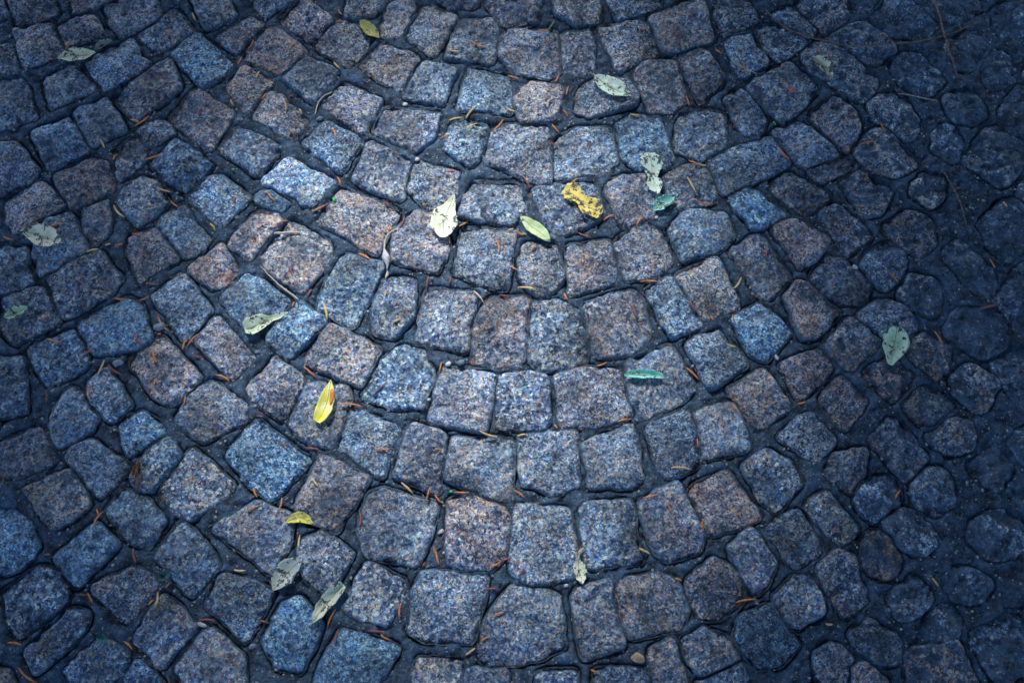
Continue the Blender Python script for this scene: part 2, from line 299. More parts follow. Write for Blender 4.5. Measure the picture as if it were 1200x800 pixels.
# ------------------------------------------------------------------ pavement plan (millimetres on the ground)
PLAN = '''-863,1183 -791,1183 -761,1139 -830,1109
-753,1183 -689,1183 -679,1159 -741,1137
-697,1157 -616,1174 -591,1133 -658,1082
-767,1105 -707,1131 -685,1088 -742,1069
-836,1101 -775,1116 -747,1054 -806,1025
-878,1059 -836,1069 -815,1017 -862,1007
-626,1092 -569,1142 -537,1101 -589,1054
-861,999 -810,1009 -774,932 -839,906
-771,1003 -725,1030 -684,986 -750,948
-705,1034 -641,1086 -602,1032 -670,984
-653,970 -569,1044 -547,988 -608,930
-773,904 -722,930 -679,873 -735,834
-713,940 -668,968 -626,908 -674,881
-609,908 -562,924 -548,902 -587,873
-894,1174 -873,1174 -855,1131 -881,1118
-564,1052 -528,1092 -462,1034 -507,990
-493,1086 -441,1127 -419,1114 -460,1054
-447,1048 -400,1107 -343,1057 -386,1017
-547,1174 -490,1183 -470,1131 -511,1105
-444,1152 -413,1183 -376,1166 -413,1131
-394,1122 -351,1166 -305,1120 -334,1078
-330,1069 -283,1122 -237,1086 -268,1030
-466,988 -444,1027 -395,997 -431,942
-375,1005 -339,1042 -290,1019 -323,958
-556,930 -517,988 -453,938 -486,873
-418,932 -401,980 -384,978 -333,924 -356,891
-469,873 -444,912 -371,877 -402,827
-312,956 -280,995 -216,964 -240,904
-335,883 -303,922 -243,887 -274,834
-282,1124 -273,1174 -210,1166 -237,1131
-217,1090 -209,1152 -174,1166 -168,1148 -185,1086
-178,1092 -144,1150 -93,1127 -131,1050
-129,1174 -60,1183 -61,1148 -108,1146
-252,1030 -217,1073 -157,1046 -181,980
-178,972 -145,1038 -95,1021 -115,958
-222,908 -208,950 -118,938 -130,892 -157,871
-110,1046 -86,1120 -32,1120 -25,1088 -33,1036
-88,950 -70,1027 -4,1011 -3,940
-42,1157 -36,1183 49,1179 41,1118 -14,1116
-18,1088 0,1099 77,1097 81,1017 60,1009 7,1017 -18,1046
3,970 31,995 79,988 78,960 67,926 17,924
-106,873 -100,916 -90,926 -40,916 -54,854 -68,844
-43,854 -34,908 -10,918 59,918 61,813 42,813
73,1183 145,1183 145,1122 107,1112 77,1135
80,1092 130,1101 135,1021 112,1003 84,1021
69,892 103,912 158,912 165,854 156,834 71,823
105,980 123,1003 189,1001 204,972 198,956 124,936 106,948
159,1174 254,1179 249,1146 179,1124
148,1107 215,1120 232,1109 246,1057 176,1019
233,1124 307,1166 325,1157 336,1080 255,1054
340,1166 370,1183 394,1166 418,1120 356,1088
207,1017 219,1038 272,1038 283,964 263,944 225,944
277,1044 316,1067 352,1009 311,964
172,916 194,934 238,932 258,854 244,838 203,834 180,857
266,924 277,948 343,940 345,877 303,854 263,873
351,968 377,988 410,924 402,902 374,902
409,1101 429,1109 465,1105 494,1078 446,1040 422,1067
359,1075 399,1090 423,1034 375,1009
445,1131 476,1148 514,1101 495,1084 461,1109
483,1148 507,1170 568,1170 571,1131 524,1090
572,1170 622,1166 624,1152 596,1129 572,1144
384,988 458,1036 505,988 441,922
487,1057 512,1075 560,1059 604,997 570,964 493,1025
491,936 532,968 554,940 560,908 539,869 505,900
423,904 455,920 502,904 532,865 496,850 465,842
523,1086 591,1114 635,1065 613,1034 592,1034 560,1065
596,1127 636,1161 677,1148 715,1109 691,1088 642,1092
623,1030 651,1050 685,1042 707,1001 676,976 644,1001
586,952 613,976 639,960 659,912 638,896 594,932
553,869 573,900 602,908 645,846 609,827 570,842
710,1152 760,1174 793,1152 760,1122 725,1131
728,1075 770,1092 784,1067 764,1025 740,1030
812,1131 832,1148 863,1139 849,1097 816,1092
781,1025 807,1059 830,1042 819,997 790,988
716,964 750,980 765,940 748,924 722,932
683,900 705,912 719,885 704,854 683,873
769,920 788,932 805,908 779,877
-840,873 -796,879 -757,834 -763,817 -816,789
-798,781 -790,796 -745,811 -703,774 -742,748 -743,733 -775,726 -789,740
-729,827 -667,859 -649,852 -629,796 -692,766
-673,764 -637,783 -629,726 -647,706 -664,726
-725,744 -694,757 -658,693 -725,650 -743,678
-811,700 -755,700 -735,639 -790,618
-621,777 -588,823 -567,815 -544,777 -584,737
-576,850 -548,891 -520,879 -480,844 -519,793
-596,693 -595,715 -557,731 -518,680 -570,643
-557,744 -519,774 -471,715 -481,696 -509,686
-513,785 -483,821 -463,823 -413,789 -455,740
-495,661 -452,704 -424,664 -430,643 -455,630
-636,869 -604,900 -584,873 -591,850 -624,815
-395,815 -354,855 -284,819 -316,772 -331,774 -339,789 -369,793
-437,707 -394,766 -367,759 -362,744 -407,682
-406,789 -377,800 -350,776 -362,759 -395,770
-388,686 -367,722 -346,751 -287,711 -281,689 -318,625 -348,643 -376,664
-251,817 -229,885 -163,852 -174,785 -188,787
-299,744 -274,804 -177,763 -210,689
-167,808 -156,850 -85,830 -91,789 -127,763
-185,678 -182,726 -147,761 -117,755 -99,707 -114,657
-82,755 -64,813 7,813 18,763 0,742 -50,746
35,796 40,808 128,813 143,755 99,729 65,718
-88,657 -75,731 3,726 -10,632 -32,634
13,650 17,707 66,709 78,653 58,618 39,615
86,704 152,711 158,643 91,622
151,804 155,817 213,829 235,793 220,755 176,737
240,830 285,842 315,830 322,781 264,764 248,789
245,729 277,766 333,755 341,718 316,693 266,680
159,711 209,740 229,726 249,675 232,657 176,645
313,852 348,873 418,892 441,846 367,804 336,793
474,834 535,863 543,842 496,817
414,804 440,830 500,789 460,755
345,785 374,806 433,755 378,731
487,755 511,768 557,718 516,686
408,733 439,750 491,715 477,689 445,664
341,696 384,722 427,650 385,611
461,650 486,686 511,675 546,636 533,608 485,611
526,815 555,830 595,796 577,763 554,759
540,671 581,707 605,689 593,646 568,632
584,733 620,759 652,744 657,707 631,686 598,711
635,796 656,823 682,819 674,785 660,777
673,755 686,774 708,766 701,740 681,740
668,696 693,707 743,650 719,618 696,639
753,755 768,766 785,744 765,722
739,815 764,827 784,804 762,789
-712,650 -638,693 -601,646 -621,615 -675,583
-780,615 -721,632 -685,576 -743,542 -768,563
-722,532 -662,561 -630,509 -688,475
-779,512 -732,519 -715,436 -758,428
-653,573 -586,613 -565,604 -542,546 -557,534 -622,524
-546,618 -506,655 -458,595 -493,547
-570,515 -528,551 -463,489 -497,449 -526,459
-472,546 -447,585 -385,519 -414,484
-624,479 -603,500 -563,446 -585,422 -617,443
-440,615 -408,655 -338,611 -354,590 -388,576 -407,570
-370,549 -323,606 -281,578 -333,514
-307,515 -272,570 -200,532 -223,475
-391,472 -355,524 -305,482 -335,422 -382,456
-291,618 -263,689 -197,671 -240,570 -294,601
-211,590 -195,646 -150,643 -151,587 -176,553 -202,559
-142,547 -130,629 -55,622 -71,529
-219,459 -193,519 -163,542 -134,532 -118,490 -136,444 -181,446
-57,512 -55,576 -32,615 29,616 16,515 -22,505
25,519 29,611 65,615 101,594 109,512 44,497
-118,420 -104,504 -25,495 -39,406
-19,494 50,494 54,420 43,407 -22,411
110,606 182,627 197,611 206,556 191,532 130,520
65,489 107,504 158,502 174,430 127,415 74,412
174,512 236,539 273,469 196,425 175,453
205,629 243,652 285,571 241,554
253,653 315,682 343,597 291,582
264,539 311,568 350,509 292,471
334,583 378,606 419,558 380,515 359,522
418,615 439,641 467,622 494,590 457,554 438,553
320,469 374,499 408,440 359,411
471,536 511,580 548,542 505,500
402,509 461,529 475,502 425,454
456,453 488,489 525,449 483,411
528,587 556,606 594,601 614,570 562,553
592,615 613,650 647,636 640,583 628,590
594,529 620,556 655,529 633,485
652,559 687,597 741,590 739,542 701,522
521,499 558,515 596,492 561,444
568,443 616,475 643,446 613,414
648,482 682,502 713,479 686,443
723,519 745,536 767,515 749,485
747,570 766,587 782,566 765,546
665,430 692,440 713,417 691,395
-674,427 -650,472 -635,456 -606,427 -613,407 -658,380
-756,376 -722,398 -690,411 -657,365 -672,351 -741,326
-642,365 -636,379 -610,390 -550,352 -586,312
-698,323 -635,347 -601,297 -649,265
-571,411 -542,438 -506,406 -552,371
-545,338 -522,376 -500,395 -480,369 -516,321 -531,318
-502,316 -464,379 -401,327 -409,310 -454,277 -473,286
-575,289 -552,318 -530,313 -492,274 -509,237 -531,244
-491,423 -473,459 -447,482 -390,446 -394,420 -450,393
-411,369 -372,422 -294,365 -340,303 -371,326
-324,414 -305,479 -245,472 -240,449 -262,383 -286,387 -312,404
-249,382 -234,440 -167,411 -186,340 -220,357
-306,292 -273,368 -206,338 -248,259
-168,341 -143,417 -97,398 -106,316
-96,335 -85,395 0,393 0,304 -15,304 -55,320
12,398 93,407 93,326 61,316 39,326 15,326
103,388 177,417 185,329 114,324
195,411 255,435 268,411 269,357 225,338 214,351
268,433 325,446 343,382 276,363
255,320 308,344 330,310 350,280 281,256
336,354 369,376 398,360 412,329 374,289 357,307
391,398 433,433 466,391 438,360
448,344 466,369 510,376 503,338 485,316
420,298 449,316 487,262 462,244 440,265
490,304 502,329 548,335 549,298 513,274
523,395 559,427 595,369 563,332
525,274 555,292 600,247 576,229 542,241
574,326 598,347 624,338 625,298 602,286 577,298
633,335 655,338 666,310 633,292
605,395 636,420 663,414 665,385 630,376
663,351 701,379 717,347 693,326
646,256 677,283 721,277 708,232 666,229
-216,262 -206,313 -182,320 -109,298 -114,256 -135,216 -202,229
-89,304 -55,313 -6,286 -12,226 -30,209 -62,207 -89,219
6,298 78,295 90,215 83,197 24,188 0,203
100,295 169,303 172,256 181,220 133,215 112,212 101,232
184,304 237,329 269,256 262,235 214,220 194,247
-741,289 -708,289 -685,274 -666,244 -671,223 -711,197
-637,223 -588,269 -553,241 -604,185
-705,177 -657,210 -635,206 -612,168 -671,116 -688,128
-579,183 -527,210 -492,191 -498,168 -529,133
-497,226 -468,274 -422,232 -410,212 -441,171 -463,194
-657,98 -601,154 -583,145 -585,123 -641,70
-607,73 -561,114 -521,95 -522,78 -547,54 -569,48
-517,112 -481,171 -431,128 -475,80
-517,65 -508,83 -468,54 -471,32 -511,38
-451,76 -415,127 -365,89 -361,40 -431,35
-710,73 -679,73 -668,43 -699,40
-420,160 -404,197 -390,201 -329,177 -364,112
-421,262 -363,301 -311,280 -316,241 -334,200 -356,220
-338,112 -316,160 -293,168 -260,134 -286,70 -315,78
-298,241 -269,260 -223,229 -255,174 -291,197
-231,157 -201,215 -150,194 -149,168 -173,135 -210,143
-258,78 -232,127 -154,103 -183,57 -221,35 -267,43
-138,123 -135,174 -124,204 -35,196 -55,112 -119,112
-132,67 -127,89 -69,87 -71,38 -131,38
-35,140 0,183 62,171 71,106 29,87 -32,78 -45,92
86,171 94,183 134,191 150,106 98,89
-63,59 -59,73 -9,72 -6,35 -65,35
31,65 37,70 86,73 85,35 28,35
141,168 153,191 195,200 227,191 242,154 232,128 162,117
251,200 282,220 313,206 322,168 285,143 259,143 243,174
190,101 217,112 234,57 227,38 193,46
234,114 261,128 295,114 308,89 257,67 241,84
248,54 310,81 314,62 270,38
115,73 180,73 179,38 111,38
304,238 338,262 367,217 353,188 337,175 321,197
359,262 404,289 434,232 396,207
305,117 314,140 356,157 387,106 368,84 330,78
363,168 395,200 418,191 426,151 383,128
430,209 458,231 475,223 491,168 457,145 440,177
493,241 509,259 535,253 540,220 525,197 496,200
463,120 494,137 526,112 518,89 488,84
521,168 560,194 580,168 559,145 530,145
412,95 433,106 460,89 446,62 414,62
459,76 479,81 502,54 466,38
601,191 629,203 659,188 639,168 612,168
561,137 591,160 612,145 595,112 561,114
583,84 602,98 632,84 617,59 594,62
677,168 694,183 715,168 704,140 681,143'''
STONES_ALL = [np.array([[float(a) for a in q.split(',')] for q in L.split()]) / 1000 for L in PLAN.strip().split('\n')]

def poly_area(p):
    return abs(np.sum(p[:, 0] * np.roll(p[:, 1], -1) - np.roll(p[:, 0], -1) * p[:, 1])) / 2
STONES = [p for p in STONES_ALL if not (p[:, 0].mean() > 0.58 and poly_area(p) < 0.0013)]

def level(x, y):
    """how high the soil has silted up between the stones: 0 open joints .. 1 buried"""
    return 0.9 * sstep(0.33, 0.80, x + 0.10 * np.clip(0.45 - y, -0.3, 0.6) + 0.05 * fbm(x * 5, y * 5, 61, 2)) 

HG = 0.003
GX0, GX1, GY0, GY1 = -1.50, 1.50, -0.45, 1.75
gx = np.arange(GX0, GX1 + HG, HG); gy = np.arange(GY0, GY1 + HG, HG)
HMAP = np.full((len(gy), len(gx)), -1.0)

NBR = []
def smooth_outline(poly, n=104, sig=0.85, wob=0.0021):
    c = poly.mean(0)
    if np.cross(poly[1] - poly[0], poly[2] - poly[1]) < 0 and np.sum(np.cross(poly, np.roll(poly, -1, 0))) < 0:
        poly = poly[::-1]
    if np.sum(poly[:, 0] * np.roll(poly[:, 1], -1) - np.roll(poly[:, 0], -1) * poly[:, 1]) < 0:
        poly = poly[::-1]
    q = np.vstack([poly, poly[:1]])
    d = np.r_[0, np.cumsum(np.hypot(*np.diff(q, axis=0).T))]
    s = np.linspace(0, d[-1], n, endpoint=False)
    p = np.c_[np.interp(s, d, q[:, 0]), np.interp(s, d, q[:, 1])]
    sig = sig * (0.28 / max(d[-1], 0.12)) ** 0.5
    k = np.arange(-9, 10); w = np.exp(-k * k / (2 * sig * sig)); w /= w.sum()
    p = sum(wi * np.roll(p, -ki, 0) for wi, ki in zip(w, k))
    t = np.roll(p, -1, 0) - np.roll(p, 1, 0); nn = np.c_[t[:, 1], -t[:, 0]]; nn /= np.linalg.norm(nn, axis=1)[:, None]
    o = wob * fbm(p[:, 0] * 55, p[:, 1] * 55, 3, 2) * 1.5 + wob * 0.55 * noise(p[:, 0] * 190, p[:, 1] * 190, 8)
    lvp = level(c[0:1], c[1:2])[0]
    off = o + 0.0046 + 0.0085 * lvp
    dn = np.full(n, 9.0)
    for q_ in NBR:
        cq = q_.mean(0)
        if 0.012 < math.hypot(*(cq - c)) < 0.16:
            ins = np.zeros(n, dtype=bool)
            for a, b in zip(q_, np.roll(q_, -1, 0)):
                e = b - a; tt = np.clip(((p - a) @ e) / (e @ e + 1e-12), 0, 1)
                dn = np.minimum(dn, np.hypot(*(p - a - tt[:, None] * e).T))
                ins ^= ((a[1] > p[:, 1]) != (b[1] > p[:, 1])) & (p[:, 0] < (b[0] - a[0]) * (p[:, 1] - a[1]) / (b[1] - a[1] + 1e-12) + a[0])
            dn = np.where(ins, -0.002, dn)
    off = np.minimum(off, dn / 2 - 0.0016)
    k2 = np.array([1, 2, 3, 2, 1]) / 9
    off = sum(w_ * np.roll(off, s_) for w_, s_ in zip(k2, range(-2, 3)))
    p = p + nn * off[:, None]
    return p, nn

# scale of the rings towards the middle of the face, and how far the rim falls there (millimetres)
RINGS = 24
def stone_geo(poly, seed, rings=RINGS, n=104):
    p, nn = smooth_outline(poly, n)
    c = p.mean(0)
    lv = float(level(c[0], c[1]))
    r0 = float(np.sqrt(abs(np.sum(p[:, 0] * np.roll(p[:, 1], -1) - np.roll(p[:, 0], -1) * p[:, 1])) / 2))
    h0 = 0.0085 + 0.003 * random.uniform(-1, 1)
    h0 = h0 * (1 - lv) + (0.0085 + 0.0015 * random.uniform(-1, 1)) * lv
    tx, ty = random.gauss(0, 0.034), random.gauss(0, 0.034)
    V, E, K = [], [], []
    fr = random.Random(seed)
    planes = [(math.cos(q), math.sin(q), fr.uniform(.05, .24), fr.uniform(.002, .018)) for q in [fr.uniform(0, 6.3) for _ in range(4)]]
    # side wall
    for off, z in ((0.0035, -0.030), (0.0030, -0.016), (0.0024, -0.008), (0.0016, -0.0025)):
        o = off + 0.0008 * noise(p[:, 0] * 120, p[:, 1] * 120 + z * 900, 5)
        q = p + nn * o[:, None]
        V.append(np.c_[q, np.full(len(q), z + h0 * 0.55)]); E.append(np.full(n, 1.0)); K.append(np.zeros(n))
    ks = 1 - (np.linspace(0, 1, rings) ** 1.15)
    ks = ks[:-1]
    for k in ks:
        q = c + (p - c) * k
        dep = (1 - k) * r0 * 0.5                         # about how far in from the rim
        x, y = q[:, 0], q[:, 1]
        big = fbm(x * 22, y * 22, seed % 97, 2) * 0.0040
        r = 1 - np.abs(fbm(x * 48, y * 48, 11 + seed % 31, 2)) * 2.0
        mid = (r - 0.4) * 0.0024
        fine = fbm(x * 170, y * 170, 23, 3) * 0.0022
        step = np.floor(fbm(x * 16 + seed, y * 16, 31, 2) * 3.5) * 0.0014
        rim = -0.0034 * np.exp(-dep / 0.0010) - 0.0009 * np.exp(-dep / 0.005)
        chip = -0.007 * np.clip(fbm(p[:, 0] * 34, p[:, 1] * 34, 77, 2) - 0.22, 0, 1) * 3 * np.exp(-dep / 0.006)
        facet = np.zeros(len(x))
        for (px_, py_, sl, of) in planes:
            facet = np.minimum(facet, -sl * ((x - c[0]) * px_ + (y - c[1]) * py_ - of + 0.003 * noise(x * 70, y * 70, seed % 53)))
        rel = big * 0.8 + mid + fine + step + np.maximum(facet, -0.006)
        z = h0 + rel + rim + chip * 0.8 + (x - c[0]) * tx + (y - c[1]) * ty
        V.append(np.c_[x, y, z])
        E.append(np.full(n, 0.55 * math.exp(-dep / 0.0010)))
        K.append(np.clip(-(mid + fine + step * 0.4) / 0.0018, -1, 1))
    V.append(np.array([[c[0], c[1], V[-1][:, 2].mean()]])); E.append(np.zeros(1)); K.append(np.zeros(1))
    m = len(V) - 1
    i = np.arange(n); j = (i + 1) % n
    F = [np.c_[a * n + i, a * n + j, (a + 1) * n + j, (a + 1) * n + i] for a in range(m - 1)]
    F = np.vstack(F)
    top = m * n
    F3 = np.c_[(m - 1) * n + i, (m - 1) * n + j, np.full(n, top)]
    return np.vstack(V), F, F3, np.concatenate(E), np.concatenate(K), p, c

def stone_mesh(name, V, F, F3, E, K):
    m = bpy.data.meshes.new(name)
    m.vertices.add(len(V)); m.vertices.foreach_set('co', V.astype(np.float32).ravel())
    loops = np.r_[F.ravel(), F3.ravel()].astype(np.int32)
    m.loops.add(len(loops)); m.loops.foreach_set('vertex_index', loops)
    m.polygons.add(len(F) + len(F3))
    m.polygons.foreach_set('loop_start', np.r_[np.arange(len(F)) * 4, len(F) * 4 + np.arange(len(F3)) * 3].astype(np.int32))
    m.update(calc_edges=True)
    m.polygons.foreach_set('use_smooth', np.ones(len(m.polygons), dtype=bool))
    for k, v in (('edge', E), ('cavity', K)):
        a = m.attributes.new(k, 'FLOAT', 'POINT'); a.data.foreach_set('value', v.astype(np.float32))
    return m

# what sets single stones apart: place (metres), brightness, warmth (-1 blue .. 1 rusty)
SPECIAL = list(zip([(0.0866,0.7605), (-0.0935,0.1678), (0.0475,0.2375), (-0.6647,0.2732), (-0.6977,0.6165), (-0.2444,0.1507), (-0.1992,0.1792), (0.6202,0.5207), (0.5889,0.4742), (0.4983,0.4481), (0.4617,0.5818), (0.5581,0.6375), (-0.3365,0.8130), (-0.1577,0.9058), (0.1130,0.8667), (-0.4653,0.7799), (-0.5251,0.8390), (-0.3545,0.3627), (-0.1660,0.4913), (-0.2462,0.6305), (-0.3280,0.5585), (-0.3876,0.6165), (0.3765,0.5585), (-0.0711,0.4520), (0.0149,0.4481), (0.1186,0.4572), (-0.0153,0.5612), (-0.3344,0.6874), (-0.2531,0.5207), (-0.0477,0.2577), (-0.2327,0.7531), (-0.4593,0.6631), (-0.5126,0.4980), (-0.5365,0.4030), (-0.4294,0.5382), (0.2955,0.3034), (0.3618,0.4546), (0.5132,0.2281), (-0.5975,0.2375), (-0.7028,0.2493), (-0.2970,0.1203), (-0.2177,0.0837), (-0.4010,0.0837), (0.0357,0.2434), (0.1665,0.5749), (0.0991,0.1564), (0.3242,0.1281), (0.2446,0.5998), (0.1427,1.1056), (-0.4728,0.6026), (-0.3500,0.8130), (-0.6772,0.5207), (-0.1467,0.7679), (-0.0876,0.4676), (-0.0488,0.3527), (0.0488,0.3589), (0.1412,0.3840), (0.1409,0.2612), (-0.1677,0.2732), (0.2216,0.2732), (-0.0932,0.1564), (0.0116,0.1225), (-0.6231,0.9535), (-0.7408,0.9535), (-0.6596,0.8130), (-0.5853,0.9858), (-0.2664,0.3218), (-0.7685,0.8206), (0.3309,0.0673), (0.2268,0.5006), (0.3115,0.6375), (0.4048,0.6659), (0.0702,0.5612), (0.3570,1.1107), (-0.6715,0.7531)],
  [(1.05,-.1),(1.1,.1),(1.2,0),(.85,.5),(.8,-.4),(.8,.1),(1.1,0),(.9,1.0),(.9,1.4),(.9,1.0),(1,1.0),(.95,.8),(2.1,-.25),(1.2,-.1),(1.3,-.3),(1.3,-.5),(.85,-1),(1.15,-1.2),(1.1,-.6),(1.0,-.6),(1.05,-.8),(1.2,-.8),(1.25,-1),(1.35,.2),(1.15,0),(1.3,.4),(.95,.7),(1.1,.6),(1.05,.8),(1.15,.8),(.95,.8),(1.05,1.3),(1.15,.8),(1.35,-1.1),(1.1,.4),(1.1,1.0),(.9,.6),(.75,2.0),(1.15,-1),(1.05,-1),(1.05,-1.1),(.85,-1.1),(1.2,.5),(1.1,0),(1.0,.4),(.85,.4),(.55,-1),(1.1,-.5),(.95,-.5),(1.2,-.5),(2.1,-.25),(.85,-.8),(.85,0),(1.0,.2),(1.1,.2),(1.15,.0),(.95,-.1),(1.0,-.3),(.95,-.1),(1.0,.1),(1.1,-.1),(1.1,0),(.7,.3),(.75,.5),(.7,.7),(.65,.2),(.8,.5),(.75,.2),(.7,.0),(.95,.2),(1.0,.7),(.8,.1),(.8,-.1),(.8,.3),(.65,.2)]))

pave_root = None
NBR[:] = STONES
geos = [stone_geo(p, 13 * i + 5) for i, p in enumerate(STONES)]

# stones that continue the arcs past the picture, and fill its overgrown corner
cen = np.array([g[6] for g in geos])
rad = np.array([0.5 * (np.ptp(g[5][:, 0]) + np.ptp(g[5][:, 1])) / 2 for g in geos])
extra = []
FX, FY = 0.02, 1.62                       # middle of the arcs
r = 0.10
def poly_of(cx, cy, w, h, ang):
    pts = [(-w, -h), (w, -h), (w, h), (-w, h)]
    return np.array([[cx + (x + random.uniform(-.006, .006)) * math.cos(ang) - (y + random.uniform(-.006, .006)) * math.sin(ang),
                      cy + x * math.sin(ang) + (y + random.uniform(-.006, .006)) * math.cos(ang)] for x, y in pts])
allc = [tuple(c) for c in cen]; allr = list(rad)
while r < 2.9:
    na = max(6, int(2 * math.pi * r / 0.103))
    ph = random.random()
    for a in range(na):
        th = (a + ph) / na * 2 * math.pi
        cx, cy = FX + r * math.cos(th), FY + r * math.sin(th)
        if not (-1.45 < cx < 1.45 and -0.40 < cy < 1.70): continue
        w = (math.pi * r / na - 0.006) * random.uniform(.72, .92)
        if min(math.hypot(cx - x, cy - y) - q for (x, y), q in zip(allc, allr)) < 0.031: continue
        extra.append(poly_of(cx, cy, w, random.uniform(.031, .039), th + math.pi / 2 + random.uniform(-.15, .15))); allc.append((cx, cy)); allr.append(0.044)
    r += 0.097
while True:
    best = None
    AC, AR = np.array(allc), np.array(allr)
    gx_, gy_ = np.meshgrid(np.arange(-0.9, 1.0, 0.012), np.arange(-0.1, 1.35, 0.012))
    fd = np.full(gx_.shape, 9.0)
    for (x, y), q in zip(AC, AR):
        fd = np.minimum(fd, np.hypot(gx_ - x, gy_ - y) - q)
    k_ = np.unravel_index(np.argmax(fd), fd.shape)
    if fd[k_] < 0.013 or len(extra) > 420: break
    cx, cy = gx_[k_], gy_[k_]; hw = min(0.038, fd[k_] * 1.2)
    extra.append(poly_of(cx, cy, hw * random.uniform(.9, 1.05), hw * random.uniform(.85, 1), math.atan2(cy - FY, cx - FX) + math.pi / 2 + random.uniform(-.2, .2)))
    allc.append((cx, cy)); allr.append(hw * 1.05)
def in_view(p):
    c = p.mean(0)
    return abs(c[0]) < 0.52 * math.hypot(1.5, c[1]) * 1.0 + 0.03 and -0.02 < c[1] < 1.29
NBR[:] = STONES + extra
for i, p in enumerate(extra):
    if in_view(p):
        geos.append(stone_geo(p, 700 + i))
geos2 = [stone_geo(p, 900 + i, 10, 48) for i, p in enumerate(extra) if not in_view(p)]

# ------------------------------------------------------------------ soil bed
X, Y = np.meshgrid(gx, gy)
D = np.full(X.shape, 0.03)
for g in geos + geos2:
    p = g[5]
    x0, x1 = np.searchsorted(gx, [p[:, 0].min() - 0.03, p[:, 0].max() + 0.03]); y0, y1 = np.searchsorted(gy, [p[:, 1].min() - 0.03, p[:, 1].max() + 0.03])
    if x1 <= x0 or y1 <= y0: continue
    xs, ys = X[y0:y1, x0:x1], Y[y0:y1, x0:x1]
    d = np.full(xs.shape, 9.0); ins = np.zeros(xs.shape, dtype=bool)
    q = p[::2]
    for a, b in zip(q, np.roll(q, -1, 0)):
        e = b - a; t = np.clip(((xs - a[0]) * e[0] + (ys - a[1]) * e[1]) / (e @ e), 0, 1)
        d = np.minimum(d, np.hypot(xs - a[0] - t * e[0], ys - a[1] - t * e[1]))
        cr = ((a[1] > ys) != (b[1] > ys)) & (xs < (b[0] - a[0]) * (ys - a[1]) / (b[1] - a[1] + 1e-12) + a[0])
        ins ^= cr
    d = np.where(ins, -d, d)
    D[y0:y1, x0:x1] = np.minimum(D[y0:y1, x0:x1], d)
LV = level(X, Y)
prof = sstep(0.0002, 0.0050, D + 0.0015 * fbm(X * 60, Y * 60, 41, 2))
lump = fbm(X * 38, Y * 38, 51, 3) * 0.0034 + fbm(X * 120, Y * 120, 53, 2) * 0.0036
fill_ = sstep(-0.12, 0.22, fbm(X * 17, Y * 17, 43, 2) - 0.35 * sstep(-0.25, 0.1, -X) * 0)
prof = np.maximum(prof, fill_ * sstep(-0.004, 0.001, D))
low = -0.015 + 0.0160 * prof + 0.002 * sstep(0.005, 0.014, D)
hi = 0.0018 + 0.0046 * prof
Z = low * (1 - LV) + hi * LV + lump * (0.6 + 0.4 * prof) + 0.003 * sstep(0.0, 0.5, fbm(X * 9, Y * 9, 57, 2)) * prof
Z = np.where(D < -0.006, np.minimum(Z, -0.017), Z)
HMAP = np.maximum(HMAP, Z)
ny, nx = X.shape
idx = np.arange(ny * nx).reshape(ny, nx)
F = np.c_[idx[:-1, :-1].ravel(), idx[:-1, 1:].ravel(), idx[1:, 1:].ravel(), idx[1:, :-1].ravel()]
keep = ((D[:-1, :-1] > -0.011) | (D[1:, 1:] > -0.011)).ravel()
F = F[keep]
V = np.c_[X.ravel(), Y.ravel(), Z.ravel()]
used = np.unique(F); remap = np.full(len(V), -1); remap[used] = np.arange(len(used))
# skirt: the ground goes on to the horizon in the same sheet
V, F = V[used], remap[F]
b0 = len(V)
cx_ = [(GX0, GY0), (gx[-1], GY0), (gx[-1], gy[-1]), (GX0, gy[-1])]
sk_v = [(x, y, -0.004) for x, y in cx_] + [(x * 150, y * 150, -0.004) for x, y in ((-1, -1), (1, -1), (1, 1), (-1, 1))]
V = np.vstack([V, sk_v])
F = np.vstack([F, [[b0 + i, b0 + 4 + i, b0 + 4 + (i + 1) % 4, b0 + (i + 1) % 4] for i in range(4)]])
pm = mesh('pavement', V, F.astype(np.int32))
pave = obj('pavement', pm, M_SOIL)
pave['kind'] = 'structure'
pave['label'] = 'dark soil bed between arcs of small granite setts'

def splat(Vs):
    ix = np.clip(((Vs[:, 0] - GX0) / HG).round().astype(int), 0, nx - 1); iy = np.clip(((Vs[:, 1] - GY0) / HG).round().astype(int), 0, ny - 1)
    np.maximum.at(HMAP, (iy, ix), Vs[:, 2])

spec = list(SPECIAL)
for i, (Vs, Fq, F3, E, K, p, c) in enumerate(geos):
    splat(Vs)
    o = obj('cobblestone', stone_mesh('cobblestone', Vs - np.array([c[0], c[1], 0]), Fq, F3, E, K), M_STONE, pave, (c[0], c[1], 0))
    v, w = random.gauss(0.97, 0.09), random.gauss(0.05, 0.34)
    best = min(spec, key=lambda s: math.hypot(s[0][0] - c[0], s[0][1] - c[1]))
    if math.hypot(best[0][0] - c[0], best[0][1] - c[1]) < 0.034:
        v, w = best[1]; v = 1 + (v - 1) * 0.85; w = w * (0.7 if w < 1.5 else 0.8) - 0.05
    lv = float(level(c[0], c[1]))
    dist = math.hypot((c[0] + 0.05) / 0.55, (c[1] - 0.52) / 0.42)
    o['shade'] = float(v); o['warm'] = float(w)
    o['dirt'] = float(np.clip(0.08 + 0.72 * lv + 0.11 * max(0, dist - 0.7) + random.uniform(-0.05, 0.08), 0, 0.80))
